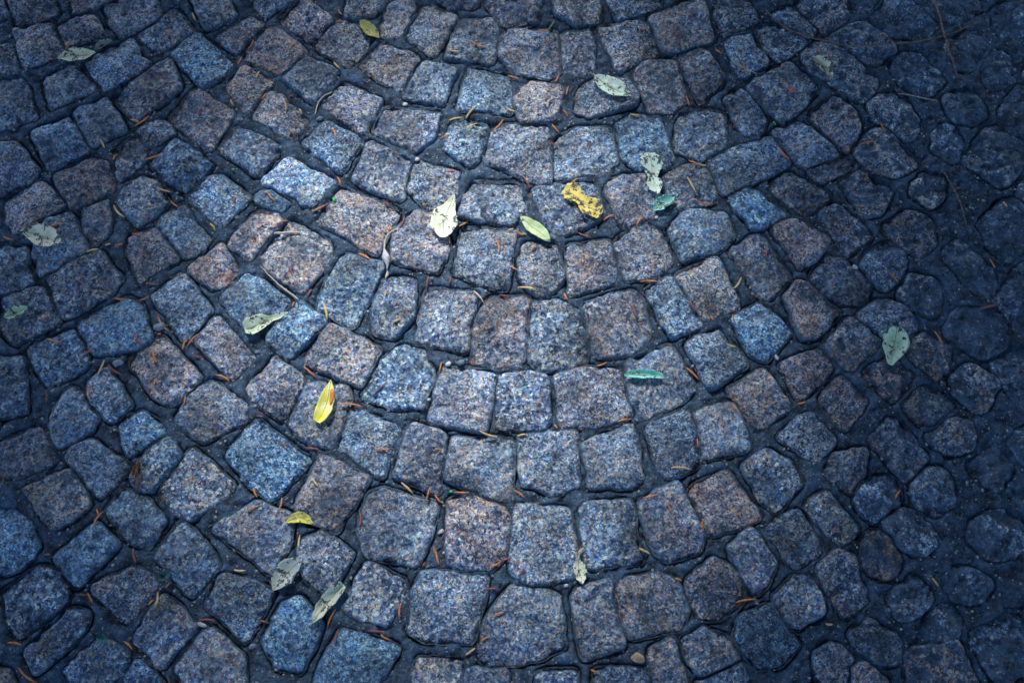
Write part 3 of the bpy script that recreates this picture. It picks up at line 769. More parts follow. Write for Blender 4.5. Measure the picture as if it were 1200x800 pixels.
if geos2:
    VV, FF, F3s, EE, KK, b = [], [], [], [], [], 0
    for (Vs, Fq, F3, E, K, p, c) in geos2:
        splat(Vs)
        VV.append(Vs); FF.append(Fq + b); F3s.append(F3 + b); EE.append(E); KK.append(K); b += len(Vs)
    o = obj('outer_cobblestones', stone_mesh('outer_cobblestones', np.vstack(VV), np.vstack(FF), np.vstack(F3s), np.concatenate(EE), np.concatenate(KK)), M_STONE, pave)
    o['kind'] = 'stuff'; o['shade'] = 0.8; o['warm'] = 0.1; o['dirt'] = 0.5

# fill the holes of the height map
for _ in range(3):
    Hn = HMAP.copy()
    for dy, dx in ((0, 1), (1, 0), (0, -1), (-1, 0)):
        Hn = np.maximum(Hn, np.roll(HMAP, (dy, dx), (0, 1)) - 0.0004 * (_ + 1))
    HMAP = np.where(HMAP < -0.012, Hn, HMAP)
def H(x, y, r=1):
    ix = int(round((x - GX0) / HG)); iy = int(round((y - GY0) / HG))
    ix = min(max(ix, r), nx - 1 - r); iy = min(max(iy, r), ny - 1 - r)
    return float(HMAP[iy - r:iy + r + 1, ix - r:ix + r + 1].max())

# grit lying in the joints: one object, too fine to count
def blob(cx, cy, cz, rx, ry, rz, a, seed):
    st = random.Random(seed); pts = []
    for (x, y, z) in ((0, 0, 1), (.9, 0, .2), (.3, .85, .25), (-.7, .5, .2), (-.7, -.55, .25), (.28, -.88, .2), (0, 0, -.6)):
        f = st.uniform(.75, 1.2); x, y = x * rx * f, y * ry * f
        pts.append((cx + x * math.cos(a) - y * math.sin(a), cy + x * math.sin(a) + y * math.cos(a), cz + z * rz * f))
    return pts
BF = [(0, 1, 2), (0, 2, 3), (0, 3, 4), (0, 4, 5), (0, 5, 1), (6, 2, 1), (6, 3, 2), (6, 4, 3), (6, 5, 4), (6, 1, 5)]
gv, gf = [], []
tries = 0
while len(gf) < 9000 * 10 and tries < 160000:
    tries += 1
    x, y = random.uniform(-0.95, 0.95), random.uniform(-0.05, 1.3)
    ix, iy = int((x - GX0) / HG), int((y - GY0) / HG)
    if D[iy, ix] < 0.0015: continue
    s = 0.0006 + 0.0026 * random.random() ** 4
    b = len(gv); gv += blob(x, y, Z[iy, ix] + s * 0.3, s, s * random.uniform(.6, 1), s * .6, random.random() * 6.3, tries)
    gf += [tuple(k + b for k in f) for f in BF]
o = obj('grit', mesh('grit', gv, gf, False), mat_plain('joint_grit', (0.02, 0.04, 0.08), (0.46, 0.50, 0.54), 90), pave)
o['kind'] = 'stuff'

# crumbs of needle and bark worked into the joints
gv, gf, tries = [], [], 0
while len(gf) < 900 * 4 and tries < 60000:
    tries += 1
    x, y = random.uniform(-0.85, 0.85), random.uniform(-0.02, 1.25)
    if random.random() < sstep(0.2, 0.7, x) * .8 or noise(np.array([x * 14]), np.array([y * 14]), 71)[0] < 0.0: continue
    ix, iy = int((x - GX0) / HG), int((y - GY0) / HG)
    if D[iy, ix] < 0.0005: continue
    l_, w_, a_ = random.uniform(.001, .0042), random.uniform(.0004, .0009), random.random() * 6.3
    z_ = Z[iy, ix] + .0012; b = len(gv); ca, sa = math.cos(a_), math.sin(a_); dz = random.uniform(-.0008, .0008)
    gv += [(x - ca * l_ , y - sa * l_, z_ - dz), (x - sa * w_, y + ca * w_, z_ - .0004), (x + ca * l_, y + sa * l_, z_ + dz), (x + sa * w_, y - ca * w_, z_ - .0004), (x, y, z_ + .0007)]
    gf += [(b, b + 1, b + 4), (b + 1, b + 2, b + 4), (b + 2, b + 3, b + 4), (b + 3, b, b + 4)]
o = obj('litter_crumbs', mesh('litter_crumbs', gv, [f[::-1] for f in gf], False), mat_plain('crumb_brown', (0.12, 0.06, 0.05), (0.50, 0.25, 0.12), 60), pave)
o['kind'] = 'stuff'

# ------------------------------------------------------------------ tubes: needles, twigs, stalks
def tube(pts, rads, sides=6):
    pts = [np.array(p, dtype=float) for p in pts]; V = []
    for i, p in enumerate(pts):
        t = pts[min(i + 1, len(pts) - 1)] - pts[max(i - 1, 0)]; t /= np.linalg.norm(t) + 1e-12
        s = np.cross(t, (0, 0, 1)); s /= np.linalg.norm(s) + 1e-9; u = np.cross(s, t)
        for k in range(sides):
            a = 2 * math.pi * k / sides
            V.append(p + rads[i] * (math.cos(a) * s + math.sin(a) * u))
    F = []
    for i in range(len(pts) - 1):
        for k in range(sides):
            F.append((i * sides + k, i * sides + (k + 1) % sides, (i + 1) * sides + (k + 1) % sides, (i + 1) * sides + k))
    F.append(tuple(range(sides))[::-1]); F.append(tuple(range((len(pts) - 1) * sides, len(pts) * sides)))
    return V, F

def lay(p2, rad, n=None, stiff=True):
    """lifts a line of ground points so that it rests on what is under it"""
    hs = [H(x, y) + rad for x, y in p2]
    if stiff:
        a, b = hs[0], hs[-1]; m = len(hs) - 1
        lift = max(h - (a + (b - a) * i / m) for i, h in enumerate(hs))
        return [(x, y, a + (b - a) * i / m + max(0, lift)) for i, (x, y) in enumerate(p2)]
    k = 3; out = []
    for i, (x, y) in enumerate(p2):
        out.append((x, y, max(hs[max(0, i - k):i + k + 1])))
    return out

NEEDLES = '''-799,1119 -791,1136 r
-742,1058 -739,1083 o
-618,926 -604,921 y
-609,914 -588,931 o
-659,886 -653,873 y
-636,851 -634,866 o
-586,852 -561,862 o
-539,1132 -532,1117 y
-454,1032 -449,1047 o
-439,1062 -431,1077 o
-421,1003 -417,1018 y
-508,931 -507,945 r
-409,964 -402,976 o
-373,964 -368,942 y
-366,969 -358,972 r
-460,964 -454,954 y
-437,964 -427,962 r
-408,1100 -398,1104 r
-346,946 -342,937 y
-294,1033 -284,1021 y
-293,1139 -286,1127 o
-295,1113 -287,1118 o
-290,906 -282,888 o
-103,1053 -88,1052 y
-67,1072 -57,1066 o
-58,1065 -44,1068 o
-103,926 -79,931 y
-75,928 -57,949 y
-74,907 -56,922 y
-116,892 -103,896 o
-32,906 -14,926 o
-187,866 -181,861 o
-7,1012 11,1003 o
-10,951 6,941 y
45,1098 61,1096 o
59,1096 72,1119 g
70,995 77,1010 o
89,973 93,991 o
83,945 90,933 o
65,918 76,904 o
58,886 74,880 r
213,1104 230,1104 o
285,972 289,953 o
282,848 295,840 o
295,844 309,840 y
338,1059 349,1050 o
380,1031 388,1010 o
357,910 366,931 r
191,933 207,934 y
444,1023 448,1032 o
427,871 443,851 o
559,880 583,885 o
597,918 600,906 o
-626,772 -604,748 y
-590,721 -575,722 o
-538,780 -524,769 o
-559,800 -540,796 y
-472,740 -463,728 y
-719,731 -701,738 o
-654,688 -639,695 y
-630,702 -622,705 y
-613,700 -604,705 o
-790,717 -775,713 o
-693,669 -690,677 o
-663,645 -646,631 r
-558,639 -540,637 r
-604,614 -588,614 o
-568,611 -554,616 o
-363,740 -350,746 o
-386,794 -371,777 o
-343,664 -335,648 r
-278,823 -272,807 o
-313,759 -292,772 o
-439,772 -437,787 r
-236,686 -218,676 o
-201,779 -192,772 r
-177,729 -168,751 r
-192,738 -188,727 o
-83,735 -71,742 o
-132,715 -119,716 o
-97,716 -96,705 o
-162,677 -160,686 o
-24,709 -20,687 o
-19,621 -3,619 r
-130,631 -128,650 r
-96,639 -94,650 r
-236,687 -219,677 o
-101,832 -89,830 o
-3,666 10,659 o
9,631 36,625 y
28,693 37,707 o
5,727 17,718 o
-7,727 2,730 y
15,721 22,721 y
16,823 28,802 r
91,809 106,820 o
103,724 124,716 r
143,745 160,755 o
79,623 84,611 o
194,735 205,749 o
277,817 289,790 y
196,642 227,641 o
338,629 351,648 y
391,680 396,700 r
561,813 564,830 r
283,782 317,774 o
578,653 591,640 o
699,798 709,802 r
734,677 741,663 o
770,775 775,766 y
-709,576 -698,588 o
-697,548 -673,541 o
-643,524 -622,531 r
-565,553 -550,536 r
-612,491 -605,513 y
-599,506 -577,491 r
-534,582 -516,560 o
-533,556 -527,557 o
-492,531 -488,548 o
-485,537 -469,556 o
-536,532 -528,509 o
-526,474 -525,484 o
-439,491 -417,481 o
-480,445 -480,459 o
-684,448 -685,464 r
-621,455 -623,474 o
-476,519 -463,519 r
-309,504 -291,489 o
-254,445 -219,443 o
-287,607 -278,577 y
-333,599 -331,608 o
-373,428 -363,427 r
-312,616 -306,629 r
-206,459 -184,481 d
-193,615 -192,625 y
-179,573 -167,577 y
-107,497 -105,511 o
-60,507 -57,519 r
126,507 141,512 o
182,608 188,584 r
154,420 175,424 o
62,416 66,409 o
259,503 277,484 o
269,608 280,594 r
321,539 336,536 y
322,445 326,436 o
300,586 304,578 o
332,585 334,576 o
635,560 643,537 o
707,595 736,602 r
680,446 690,440 r
419,446 431,449 o
-588,270 -580,288 o
-590,293 -584,284 o
-369,322 -364,316 o
-374,288 -358,296 o
-369,322 -361,308 o
-330,287 -327,308 o
-338,389 -325,382 r
-298,381 -279,378 r
-298,236 -298,255 y
-215,267 -216,288 r
-285,334 -276,323 y
-158,329 -141,314 y
-122,302 -117,322 o
-110,313 -99,300 o
-83,316 -61,316 o
-110,375 -100,375 o
-46,403 -21,397 y
-109,236 -90,263 d
-110,240 -104,226 o
-199,378 -176,377 o
8,398 21,400 y
3,319 17,308 o
92,229 101,237 y
186,308 207,312 o
217,302 225,285 o
229,350 258,348 y
268,276 269,258 o
178,236 193,229 y
268,394 269,381 o
543,306 554,319 o
-530,237 -524,216 r
-486,204 -477,205 o
-479,182 -470,190 o
-488,156 -488,176 y
-499,159 -492,166 o
-454,139 -447,148 r
-429,138 -406,138 r
-387,207 -370,206 y
-684,109 -665,106 o
-665,77 -637,57 o
-528,111 -515,100 o
-600,174 -584,174 d
-584,175 -576,162 o
-652,227 -643,227 r
-465,67 -460,57 r
-336,191 -327,179 r
-347,138 -333,135 r
-252,131 -242,154 o
-241,106 -237,127 r
-154,142 -153,162 o
-197,125 -171,124 r
-179,120 -167,113 o
-125,211 -121,218 r
-25,142 -12,149 o
-34,180 -21,181 r
-63,93 -50,102 y
-42,111 -32,117 o
-107,237 -102,214 o
-30,211 -15,218 o
-15,218 0,223 r
9,198 16,207 r
226,195 235,191 o
309,163 336,167 o
106,74 114,71 o
428,134 437,133 y
581,195 588,184 y'''
NL = {'o': ('small rust orange dry needle lying on the dark setts', 'rust orange needles on the setts'),
      'r': ('thin dull red dry needle lying on the dark setts', 'dull red needles on the setts'),
      'y': ('straw yellow dry needle lying on the dark setts', 'straw yellow needles on the setts'),
      'd': ('very dark brown dry needle lying on the setts', 'dark brown needles on the setts'),
      'g': ('green brown curved needle lying in a joint of the paving', 'green brown needles on the setts')}
MARKS = list(zip([(-0.7207,1.0466), (-0.6770,1.0684), (-0.2394,1.1005), (0.1643,0.9825), (0.5114,1.0267), (0.2200,0.8252), (0.2363,0.7724), (0.1095,0.7754), (0.0357,0.7295), (-0.1049,0.7487), (-0.1931,0.6946), (-0.7277,0.7120), (-0.3687,0.5736), (-0.7447,0.5873), (-0.2728,0.4481), (-0.2996,0.2756), (0.5714,0.5355), (0.1973,0.4887), (-0.3109,0.2000), (-0.2509,0.1609), (0.0956,0.2082), (0.4562,0.9760), (0.1709,0.0892), (-0.3545,0.3627), (-0.3365,0.8130), (0.5132,0.2281), (-0.4230,0.1326), (-0.3502,0.7237), (-0.5365,0.4030), (0.3765,0.5585), (-0.5380,0.3440), (-0.1003,0.2600), (-0.1520,0.8543), (0.6983,0.7829)],
    ['cream leaf by crumpled scrap', 'crumpled grey scrap', 'olive yellow leaf', 'pale mint oval leaf', 'holed pale yellow leaf', 'tall eaten mint leaf', 'small teal leaf', 'crumpled blotched yellow leaf', 'fresh light green leaf', 'round pale green leaf', 'curled seed pod', 'broad cream leaf', 'long mint leaf', 'dull green sunken leaf', 'bright yellow curved leaf', 'half moon yellow leaf', 'lone oval mint leaf', 'narrow teal leaf', 'torn grey green leaf', 'long grey green leaf', 'tiny stemmed pale leaf', 'red berry', 'tan dry bud', 'large bright blue sett', 'palest sett', 'rust red sett', 'flat white chip', 'pale straight splinter', 'small pale blue sett', 'light blue diamond sett', 'orange brown leaf scrap', 'white stone chip', 'pale rounded pebble', 'short curved twig']))
ORD = ['closest', 'second closest', 'third closest', 'fourth closest', 'fifth closest', 'sixth closest', 'seventh closest', 'eighth closest', 'ninth closest', 'tenth closest', 'eleventh closest', 'twelfth closest', 'thirteenth closest', 'fourteenth closest']
rows = []
for L in NEEDLES.strip().split('\n'):
    a, b, k = L.split()
    m_ = (np.array([float(v) for v in a.split(',')]) + np.array([float(v) for v in b.split(',')])) / 2000
    rows.append((m_, k))
WORD = {'o': 'rust orange dry needle', 'r': 'dull red dry needle', 'y': 'straw yellow dry needle', 'd': 'dark brown dry needle', 'g': 'green brown needle'}
near = [min(range(len(MARKS)), key=lambda q: math.dist(MARKS[q][0], m_)) for m_, k in rows]
NLAB = []
for i_, (m_, k) in enumerate(rows):
    mk = near[i_]
    # rank among all needles of the colour by distance to this mark
    rank = sum(1 for (m2, k2) in rows if k2 == k and math.dist(MARKS[mk][0], m2) < math.dist(MARKS[mk][0], m_))
    NLAB.append(WORD[k] + ', ' + ORD[min(rank, 13)] + ' of its colour to ' + MARKS[mk][1])
for n_i, L in enumerate(NEEDLES.strip().split('\n')):
    a, b, k = L.split()
    a = np.array([float(v) for v in a.split(',')]) / 1000; b = np.array([float(v) for v in b.split(',')]) / 1000
    ln = np.linalg.norm(b - a); nrm = np.array([-(b - a)[1], (b - a)[0]]) / ln
    bow = random.uniform(-0.10, 0.10) * ln
    m = 7
    p2 = [tuple(a + (b - a) * i / (m - 1) + nrm * bow * math.sin(math.pi * i / (m - 1))) for i in range(m)]
    rad = 0.00125 if k != 'y' else 0.0015
    if ln > 0.024: rad *= 1.1
    p3 = lay(p2, rad * 0.8)
    mid = np.mean(p3, axis=0)
    w = [0.45, 0.85, 1, 1.05, 1, 0.8, 0.3]
    Vt, Ft = tube([tuple(np.array(p) - mid) for p in p3], [rad * q for q in w], 6)
    o = obj('dry_needle', mesh('dry_needle', Vt, Ft), M_NEEDLE[k], None, tuple(mid))
    tag(o, NLAB[n_i], 'needle', NL[k][1])

def resample(pts, n):
    q = np.array(pts); 
    for _ in range(3):                     # corner cutting
        if len(q) > 2:
            a = q[:-1] * .75 + q[1:] * .25; b = q[:-1] * .25 + q[1:] * .75
            q = np.vstack([q[:1], np.stack([a, b], 1).reshape(-1, 2), q[-1:]])
    d = np.r_[0, np.cumsum(np.hypot(*np.diff(q, axis=0).T))]
    s = np.linspace(0, d[-1], n)
    return np.c_[np.interp(s, d, q[:, 0]), np.interp(s, d, q[:, 1])]

def twig(name, pts, r0, r1, mat, label, cat, n=40, stiff=False, lift=0.0):
    p = resample(pts, n)
    p = p + 0.0006 * np.c_[noise(p[:, 0] * 120, p[:, 1] * 120, 1), noise(p[:, 0] * 120, p[:, 1] * 120, 2)]
    rr = np.linspace(r0, r1, n) * (1 + 0.25 * noise(np.arange(n) * 0.9, np.zeros(n), 4))
    p3 = [np.array(q) + (0, 0, lift) for q in lay([tuple(q) for q in p], max(r0, r1) * .8, stiff=stiff)]
    c = np.mean(p3, axis=0)
    Vt, Ft = tube([q - c for q in p3], rr, 7)
    o = obj(name, mesh(name, Vt, Ft), mat, None, tuple(c))
    return tag(o, label, cat)

twig('twig', [(0.4292,1.1382), (0.4589,1.1005), (0.4972,1.0835), (0.5520,1.0650), (0.6011,1.0617), (0.6545,1.0701), (0.7173,1.0835), (0.7811,1.1107)], .0012, .0008, M_BARK, 'long thin twig bent in a shallow arc over the dark setts', 'twig', 60)
twig('twig', [(0.7117,1.1677), (0.7170,1.1330), (0.7199,1.0920), (0.7251,1.0483), (0.7307,1.0086)], .0017, .0010, M_BARK, 'straight brown twig crossing the bent one', 'twig', 40, True)
twig('twig', [(0.6825,0.8328), (0.6942,0.8100), (0.7019,0.7799), (0.7051,0.7561), (0.7070,0.7325)], .0012, .0007, M_BARK, 'short curved dark twig in the silted up part of the paving', 'twig', 30)
twig('leaf_stalk', [(-0.3851,0.6645), (-0.3665,0.6446), (-0.3471,0.6277), (-0.3239,0.6109)], .0008, .0013, M_STRAW, 'thin pale stalk with an orange tip in the joint beside a blue sett', 'stalk', 24, True)
twig('leaf_stalk', [(-0.3200,0.9343), (-0.3171,0.9535), (-0.3098,0.9696), (-0.2936,0.9777)], .0008, .0008, M_STRAW, 'short curved pale stalk near the top edge of a grey sett', 'stalk', 20)
twig('wood_splinter', [(-0.3699,0.7222), (-0.3306,0.7266)], .0022, .0018, M_STRAW, 'pale straight splinter lying across a speckled sett', 'splinter', 12, True)
twig('wood_splinter', [(0.3628,1.0317), (0.4036,1.0136)], .0010, .0008, M_STRAW, 'pale brown splinter crossed by a rust needle on dark soil', 'splinter', 12, True)
twig('leaf_stalk', [(-0.0583,0.6263), (-0.0478,0.6151), (-0.0425,0.6067)], .0016, .0006, M_STRAW, 'short pale scrap of stalk beside a pinkish sett', 'stalk', 12)
twig('bark_strip', [(-0.5352,0.3614), (-0.5383,0.3465), (-0.5328,0.3316), (-0.5336,0.3181)], .0028, .0020, M_NEEDLE['d'], 'curled brown strip of bark in the joint between two setts', 'bark', 20)
twig('leaf_stalk', [(0.6329,0.9760), (0.6529,0.9696), (0.6935,0.9615)], .0007, .0005, M_STRAW, 'pale broken fibre under a rounded dark sett', 'stalk', 20)
twig('leaf_stalk', [(-0.2084,0.7135), (-0.2146,0.7048)], .0006, .0006, M_STRAW, 'tiny pale stalk end by the curled pod', 'stalk', 8)

# pale curled pod on its thread
pod = twig('seed_pod', [(-0.1773,0.7295), (-0.1890,0.7237), (-0.1965,0.7135), (-0.1983,0.6946), (-0.1935,0.6731)], .0009, .0016, M_STRAW, 'pale curled seed pod on a thread hanging over a joint', 'seed pod', 26)
pc = np.array(pod.location)
Vt, Ft = tube([np.array([*q, 0.0]) + (0, 0, H(*q) + 0.003) - pc for q in resample([(-0.1970,0.6932), (-0.1938,0.6802), (-0.1907,0.6673), (-0.1916,0.6588)], 9)], [.0012, .0035, .0052, .0062, .0058, .0042, .0024, .0014, .0007], 9)
obj('pod_bulb', mesh('pod_bulb', Vt, Ft), M_PEB, pod)
Vt, Ft = tube([np.array([*q, 0.0]) + (0, 0, H(*q) + 0.002) - pc for q in resample([(-0.1917,0.6602), (-0.1902,0.6545), (-0.1937,0.6460)], 6)], [.0008, .0014, .0022, .0022, .0014, .0006], 7)
obj('pod_tip', mesh('pod_tip', Vt, Ft), M_STRAW, pod)

# ------------------------------------------------------------------ fallen leaves
def leaf(spine, width, c1, c2, spots, label, a=0.5, b=0.75, curl=0.0065, ragged=0.09, name='fallen_leaf', rib=True, stem=None, prof=None, side=0.0, fold=0.0, lift=0.0):
    nu, nv = 34, 13
    s = resample(spine, nu)
    t = np.gradient(s, axis=0); nn = np.c_[-t[:, 1], t[:, 0]]; nn /= np.linalg.norm(nn, axis=1)[:, None]
    u = np.linspace(0, 1, nu)
    e = np.log(0.5) / np.log(a)
    w = np.sin(np.pi * np.clip(u, 0.001, 0.999) ** e) ** b if prof is None else np.interp(u, np.linspace(0, 1, len(prof)), prof)
    w = w * width / 2
    base = max(np.percentile([H(*q) for q in s], 70), 0)
    V, U, Vv = [], [], []
    for i in range(nu):
        for j in range(nv):
            v = (j / (nv - 1)) * 2 - 1
            rg = 1 + ragged * (noise(np.array([u[i] * 9.0]), np.array([v * 1.0 + width * 991]), 7)[0] + .6 * noise(np.array([u[i] * 26.0]), np.array([np.sign(v) * 3.0 + width * 991]), 9)[0]) * abs(v)
            q = s[i] + nn[i] * w[i] * (v * rg + side * math.sin(math.pi * u[i]))
            z = H(q[0], q[1]) * 0.5 + base * 0.5 + 0.0022 + lift
            z += curl * (abs(v) ** 2 * (w[i] / (width / 2 + 1e-9)) + 0.5 * (2 * u[i] - 1) ** 2) + fold * abs(v)
            z += 0.0012 * noise(np.array([q[0] * 90]), np.array([q[1] * 90]), 19)[0]
            V.append((q[0], q[1], z)); U.append(u[i]); Vv.append(v)
    V = np.array(V); c = V.mean(0)
    n = nu * nv
    lo = V.copy(); lo[:, 2] -= 0.0004
    VV = np.vstack([V, lo]) - c
    F = []
    for i in range(nu - 1):
        for j in range(nv - 1):
            k = i * nv + j
            F.append((k, k + nv, k + nv + 1, k + 1)); F.append((n + k, n + k + 1, n + k + nv + 1, n + k + nv))
    for i in range(nu - 1):
        for j in (0, nv - 1):
            k = i * nv + j; F.append((k, k + nv, n + k + nv, n + k) if j else (k, n + k, n + k + nv, k + nv))
    o = obj(name, mesh(name, VV, F, True, {'u': U + U, 'v': Vv + Vv}), M_LEAF, None, tuple(c))
    o['tint'] = [*c1, 1.0]; o['tint2'] = [*c2, 1.0]; o['spots'] = float(spots)
    if rib:
        mid = V.reshape(nu, nv, 3)[:, nv // 2] - c + np.array([0, 0, .0003])
        Vt, Ft = tube(mid[1:-1], np.linspace(.00075, .0003, nu - 2), 5)
        obj('midrib', mesh('midrib', Vt, Ft), M_RIB, o)
    if stem:
        q = resample(stem, 8); z0 = V[0, 2] - 0.0002
        Vt, Ft = tube([np.array([x, y, max(z0, H(x, y) + .0005)]) - c for x, y in q], [.0009] * 8, 5)
        obj('stem', mesh('stem', Vt, Ft), M_RIB, o)
    return tag(o, label, 'leaf')

CREAM, MINT, PALE = (.98, .96, .66), (.82, .98, .86), (.95, .98, .80)
leaf([(-0.7524,1.0417), (-0.7331,1.0450), (-0.7108,1.0466), (-0.6887,1.0500)], .026, CREAM, (.88, .88, .62), .6, 'pale cream leaf with black specks across a joint, beside a crumpled grey scrap', ragged=.10)
leaf([(-0.6941,1.0583), (-0.6827,1.0684), (-0.6748,1.0734), (-0.6668,1.0768)], .015, (.30, .36, .36), (.50, .55, .50), .7, 'crumpled grey scrap of leaf touching a cream leaf', curl=.006, ragged=.25, rib=False)
leaf([(-0.2559,1.1158), (-0.2423,1.1005), (-0.2215,1.0819)], .020, (.40, .44, .10), (.52, .52, .16), .35, 'small olive yellow leaf at the corner of a sett', ragged=.08)
leaf([(0.1357,1.0054), (0.1533,0.9874), (0.1751,0.9728), (0.1928,0.9631)], .034, MINT, (.60, .85, .72), .55, 'pale mint oval leaf with frayed dark spots on a rusty sett', ragged=.08, stem=[(0.1330,1.0086), (0.1384,1.0021)])
leaf([(0.4945,1.0417), (0.5091,1.0317), (0.5200,1.0152), (0.5243,1.0021)], .022, (.95, .93, .70), (.82, .80, .56), .75, 'pale yellow leaf with a hole, on the soil stained setts', ragged=.12)
leaf([(0.2202,0.8605), (0.2206,0.8405), (0.2222,0.8161), (0.2290,0.7889)], .036, MINT, (.62, .86, .78), .75, 'tall mint green leaf eaten at one side, standing over a joint', prof=[.35, .95, 1, .7, .45, .75, .6, .1], ragged=.12, side=.1)
leaf([(0.2197,0.7605), (0.2363,0.7724), (0.2557,0.7859)], .023, (.14, .62, .60), (.48, .92, .84), .65, 'small teal leaf with a dark half, below the eaten mint leaf', ragged=.12)
leaf([(0.0819,0.7979), (0.0964,0.7889), (0.1122,0.7739), (0.1369,0.7501)], .034, (.98, .82, .18), (.80, .62, .16), .8, 'crumpled yellow leaf with brown blotches on a grey sett', prof=[.5, .9, .85, .65, .8, 1, .9, .4], curl=.006, ragged=.2)
leaf([(0.0133,0.7501), (0.0291,0.7339), (0.0449,0.7222), (0.0593,0.7077)], .022, (.50, .72, .30), (.68, .82, .52), .1, 'fresh light green pointed leaf in the joint beside a yellow leaf', ragged=.06, curl=.003)
leaf([(-0.0910,0.7859), (-0.0974,0.7679), (-0.1062,0.7457), (-0.1068,0.7120)], .042, PALE, (.76, .84, .66), .5, 'round pale green leaf with a pointed tip over two setts', prof=[.05, .32, .5, .85, 1, .98, .75, .25], ragged=.08)
leaf([(-0.7625,0.7237), (-0.7449,0.7208), (-0.7198,0.7120), (-0.6933,0.7019)], .037, CREAM, (.92, .93, .78), .65, 'broad cream leaf with black patches over a dark joint', a=.58, ragged=.06)
leaf([(-0.4009,0.5612), (-0.3886,0.5667), (-0.3715,0.5763), (-0.3540,0.5818), (-0.3378,0.5887)], .029, (.66, .84, .62), (.80, .88, .70), .6, 'long mint leaf tapering to a thin tip between two blue setts', prof=[.55, 1, .95, .7, .42, .36, .28, .05], ragged=.1)
leaf([(-0.7642,0.5804), (-0.7471,0.5859), (-0.7293,0.5956)], .018, (.50, .78, .50), (.74, .90, .66), .5, 'small dull green leaf half sunk in dirt on a dark sett', ragged=.2)
leaf([(-0.2673,0.4821), (-0.2677,0.4663), (-0.2703,0.4481), (-0.2755,0.4299), (-0.2833,0.4171)], .024, (.96, .92, .04), (.97, .95, .45), .05, 'bright yellow curved leaf with a brown streak', prof=[.05, .45, .8, .95, 1, .85, .5], curl=.005, ragged=.04)
leaf([(-0.3185,0.2720), (-0.3081,0.2768), (-0.2950,0.2780), (-0.2801,0.2708)], .015, (.95, .84, .10), (.95, .88, .24), .3, 'small half moon yellow leaf at the foot of a pinkish sett', ragged=.05, side=.25, curl=.002)
leaf([(0.5760,0.5626), (0.5729,0.5476), (0.5682,0.5301), (0.5588,0.5046)], .040, (.66, .97, .66), (.78, .98, .78), .5, 'oval mint green leaf alone on the dark soil stained paving', prof=[.35, .85, 1, 1, .92, .66, .4, .2], ragged=.04)
leaf([(0.1660,0.4900), (0.1824,0.4913), (0.2075,0.4900), (0.2298,0.4847)], .015, (.12, .78, .70), (.50, .97, .88), .3, 'narrow teal leaf lying across a pale sett', ragged=.06, prof=[.2, .8, .95, .9, .75, .5, .1])
leaf([(-0.3292,0.1781), (-0.3198,0.1931), (-0.3068,0.2093), (-0.2911,0.2210)], .031, (.44, .54, .52), (.66, .74, .70), .7, 'grey green leaf with a dark torn middle', ragged=.12)
leaf([(-0.2702,0.1349), (-0.2609,0.1529), (-0.2480,0.1712), (-0.2324,0.1861)], .020, (.66, .76, .62), (.80, .86, .72), .55, 'long grey green leaf pointing down into the joint by a rust needle', prof=[.1, .7, .9, 1, 1, .85, .5], ragged=.1)
leaf([(0.0912,0.2234), (0.0932,0.2082), (0.0974,0.1861)], .017, (.92, .96, .80), (.85, .92, .78), .55, 'tiny pale leaf with a curved stem between two large setts', ragged=.2, stem=[(0.0985,0.2316), (0.0936,0.2281), (0.0923,0.2198)])
leaf([(-0.5635,0.1169), (-0.5561,0.1136), (-0.5476,0.1102)], .012, (.03, .20, .20), (.05, .26, .26), .3, 'tiny dark teal leaf above a wide dark sett', ragged=.2, rib=False)
leaf([(-0.4891,0.1931), (-0.4802,0.1977), (-0.4698,0.2000)], .016, (.02, .11, .13), (.03, .16, .18), .3, 'dark teal leaf scrap pressed into a crossing of joints', ragged=.2, rib=False)
leaf([(-0.5392,0.3341), (-0.5380,0.3440), (-0.5345,0.3552)], .008, (.34, .14, .05), (.42, .20, .10), .3, 'curled orange brown leaf scrap on a narrow sett', ragged=.25, rib=False)
leaf([(0.4484,0.9042), (0.4597,0.8932), (0.4696,0.8823)], .020, (.05, .10, .14), (.08, .14, .18), .4, 'almost black leaf flattened beside a rusty sett', ragged=.15) if False else None

# brown streak on the yellow leaf: a curled torn edge
yl = [o for o in bpy.data.objects if o.get('label', '').startswith('bright yellow')][0]
ys = resample([(-0.2640,0.4676), (-0.2621,0.4572), (-0.2650,0.4429)], 8)
Vt, Ft = tube([np.array([x, y, yl.location.z + .0035]) - np.array(yl.location) for x, y in ys], [.0012, .0028, .0034, .0036, .0034, .003, .0022, .001], 6)
Vt = [v * np.array([1, 1, .35]) for v in Vt]
obj('dry_edge', mesh('dry_edge', Vt, Ft), M_NEEDLE['o'], yl)

# ------------------------------------------------------------------ pebbles and crumbs
import bmesh
def pebble(pt, rx, ry, mat, label, cat='pebble', name='pebble', rz=None, ang=0.4, sub=2):
    bm = bmesh.new(); bmesh.ops.create_icosphere(bm, subdivisions=sub, radius=1.0)
    rz = rz or min(rx, ry) * 0.6
    for v in bm.verts:
        x, y, z = v.co
        f = 1 + 0.22 * float(noise(np.array([x * 1.7 + pt[0] * 90]), np.array([y * 1.7 + z * 1.3 + pt[1] * 90]), 3)[0])
        x, y, z = x * rx * f, y * ry * f, z * rz * f
        v.co = (x * math.cos(ang) - y * math.sin(ang), x * math.sin(ang) + y * math.cos(ang), z)
    m = bpy.data.meshes.new(name); bm.to_mesh(m); bm.free()
    m.polygons.foreach_set('use_smooth', np.ones(len(m.polygons), dtype=bool))
    o = obj(name, m, mat, None, (pt[0], pt[1], H(*pt) + rz * 0.7))
    return tag(o, label, cat)
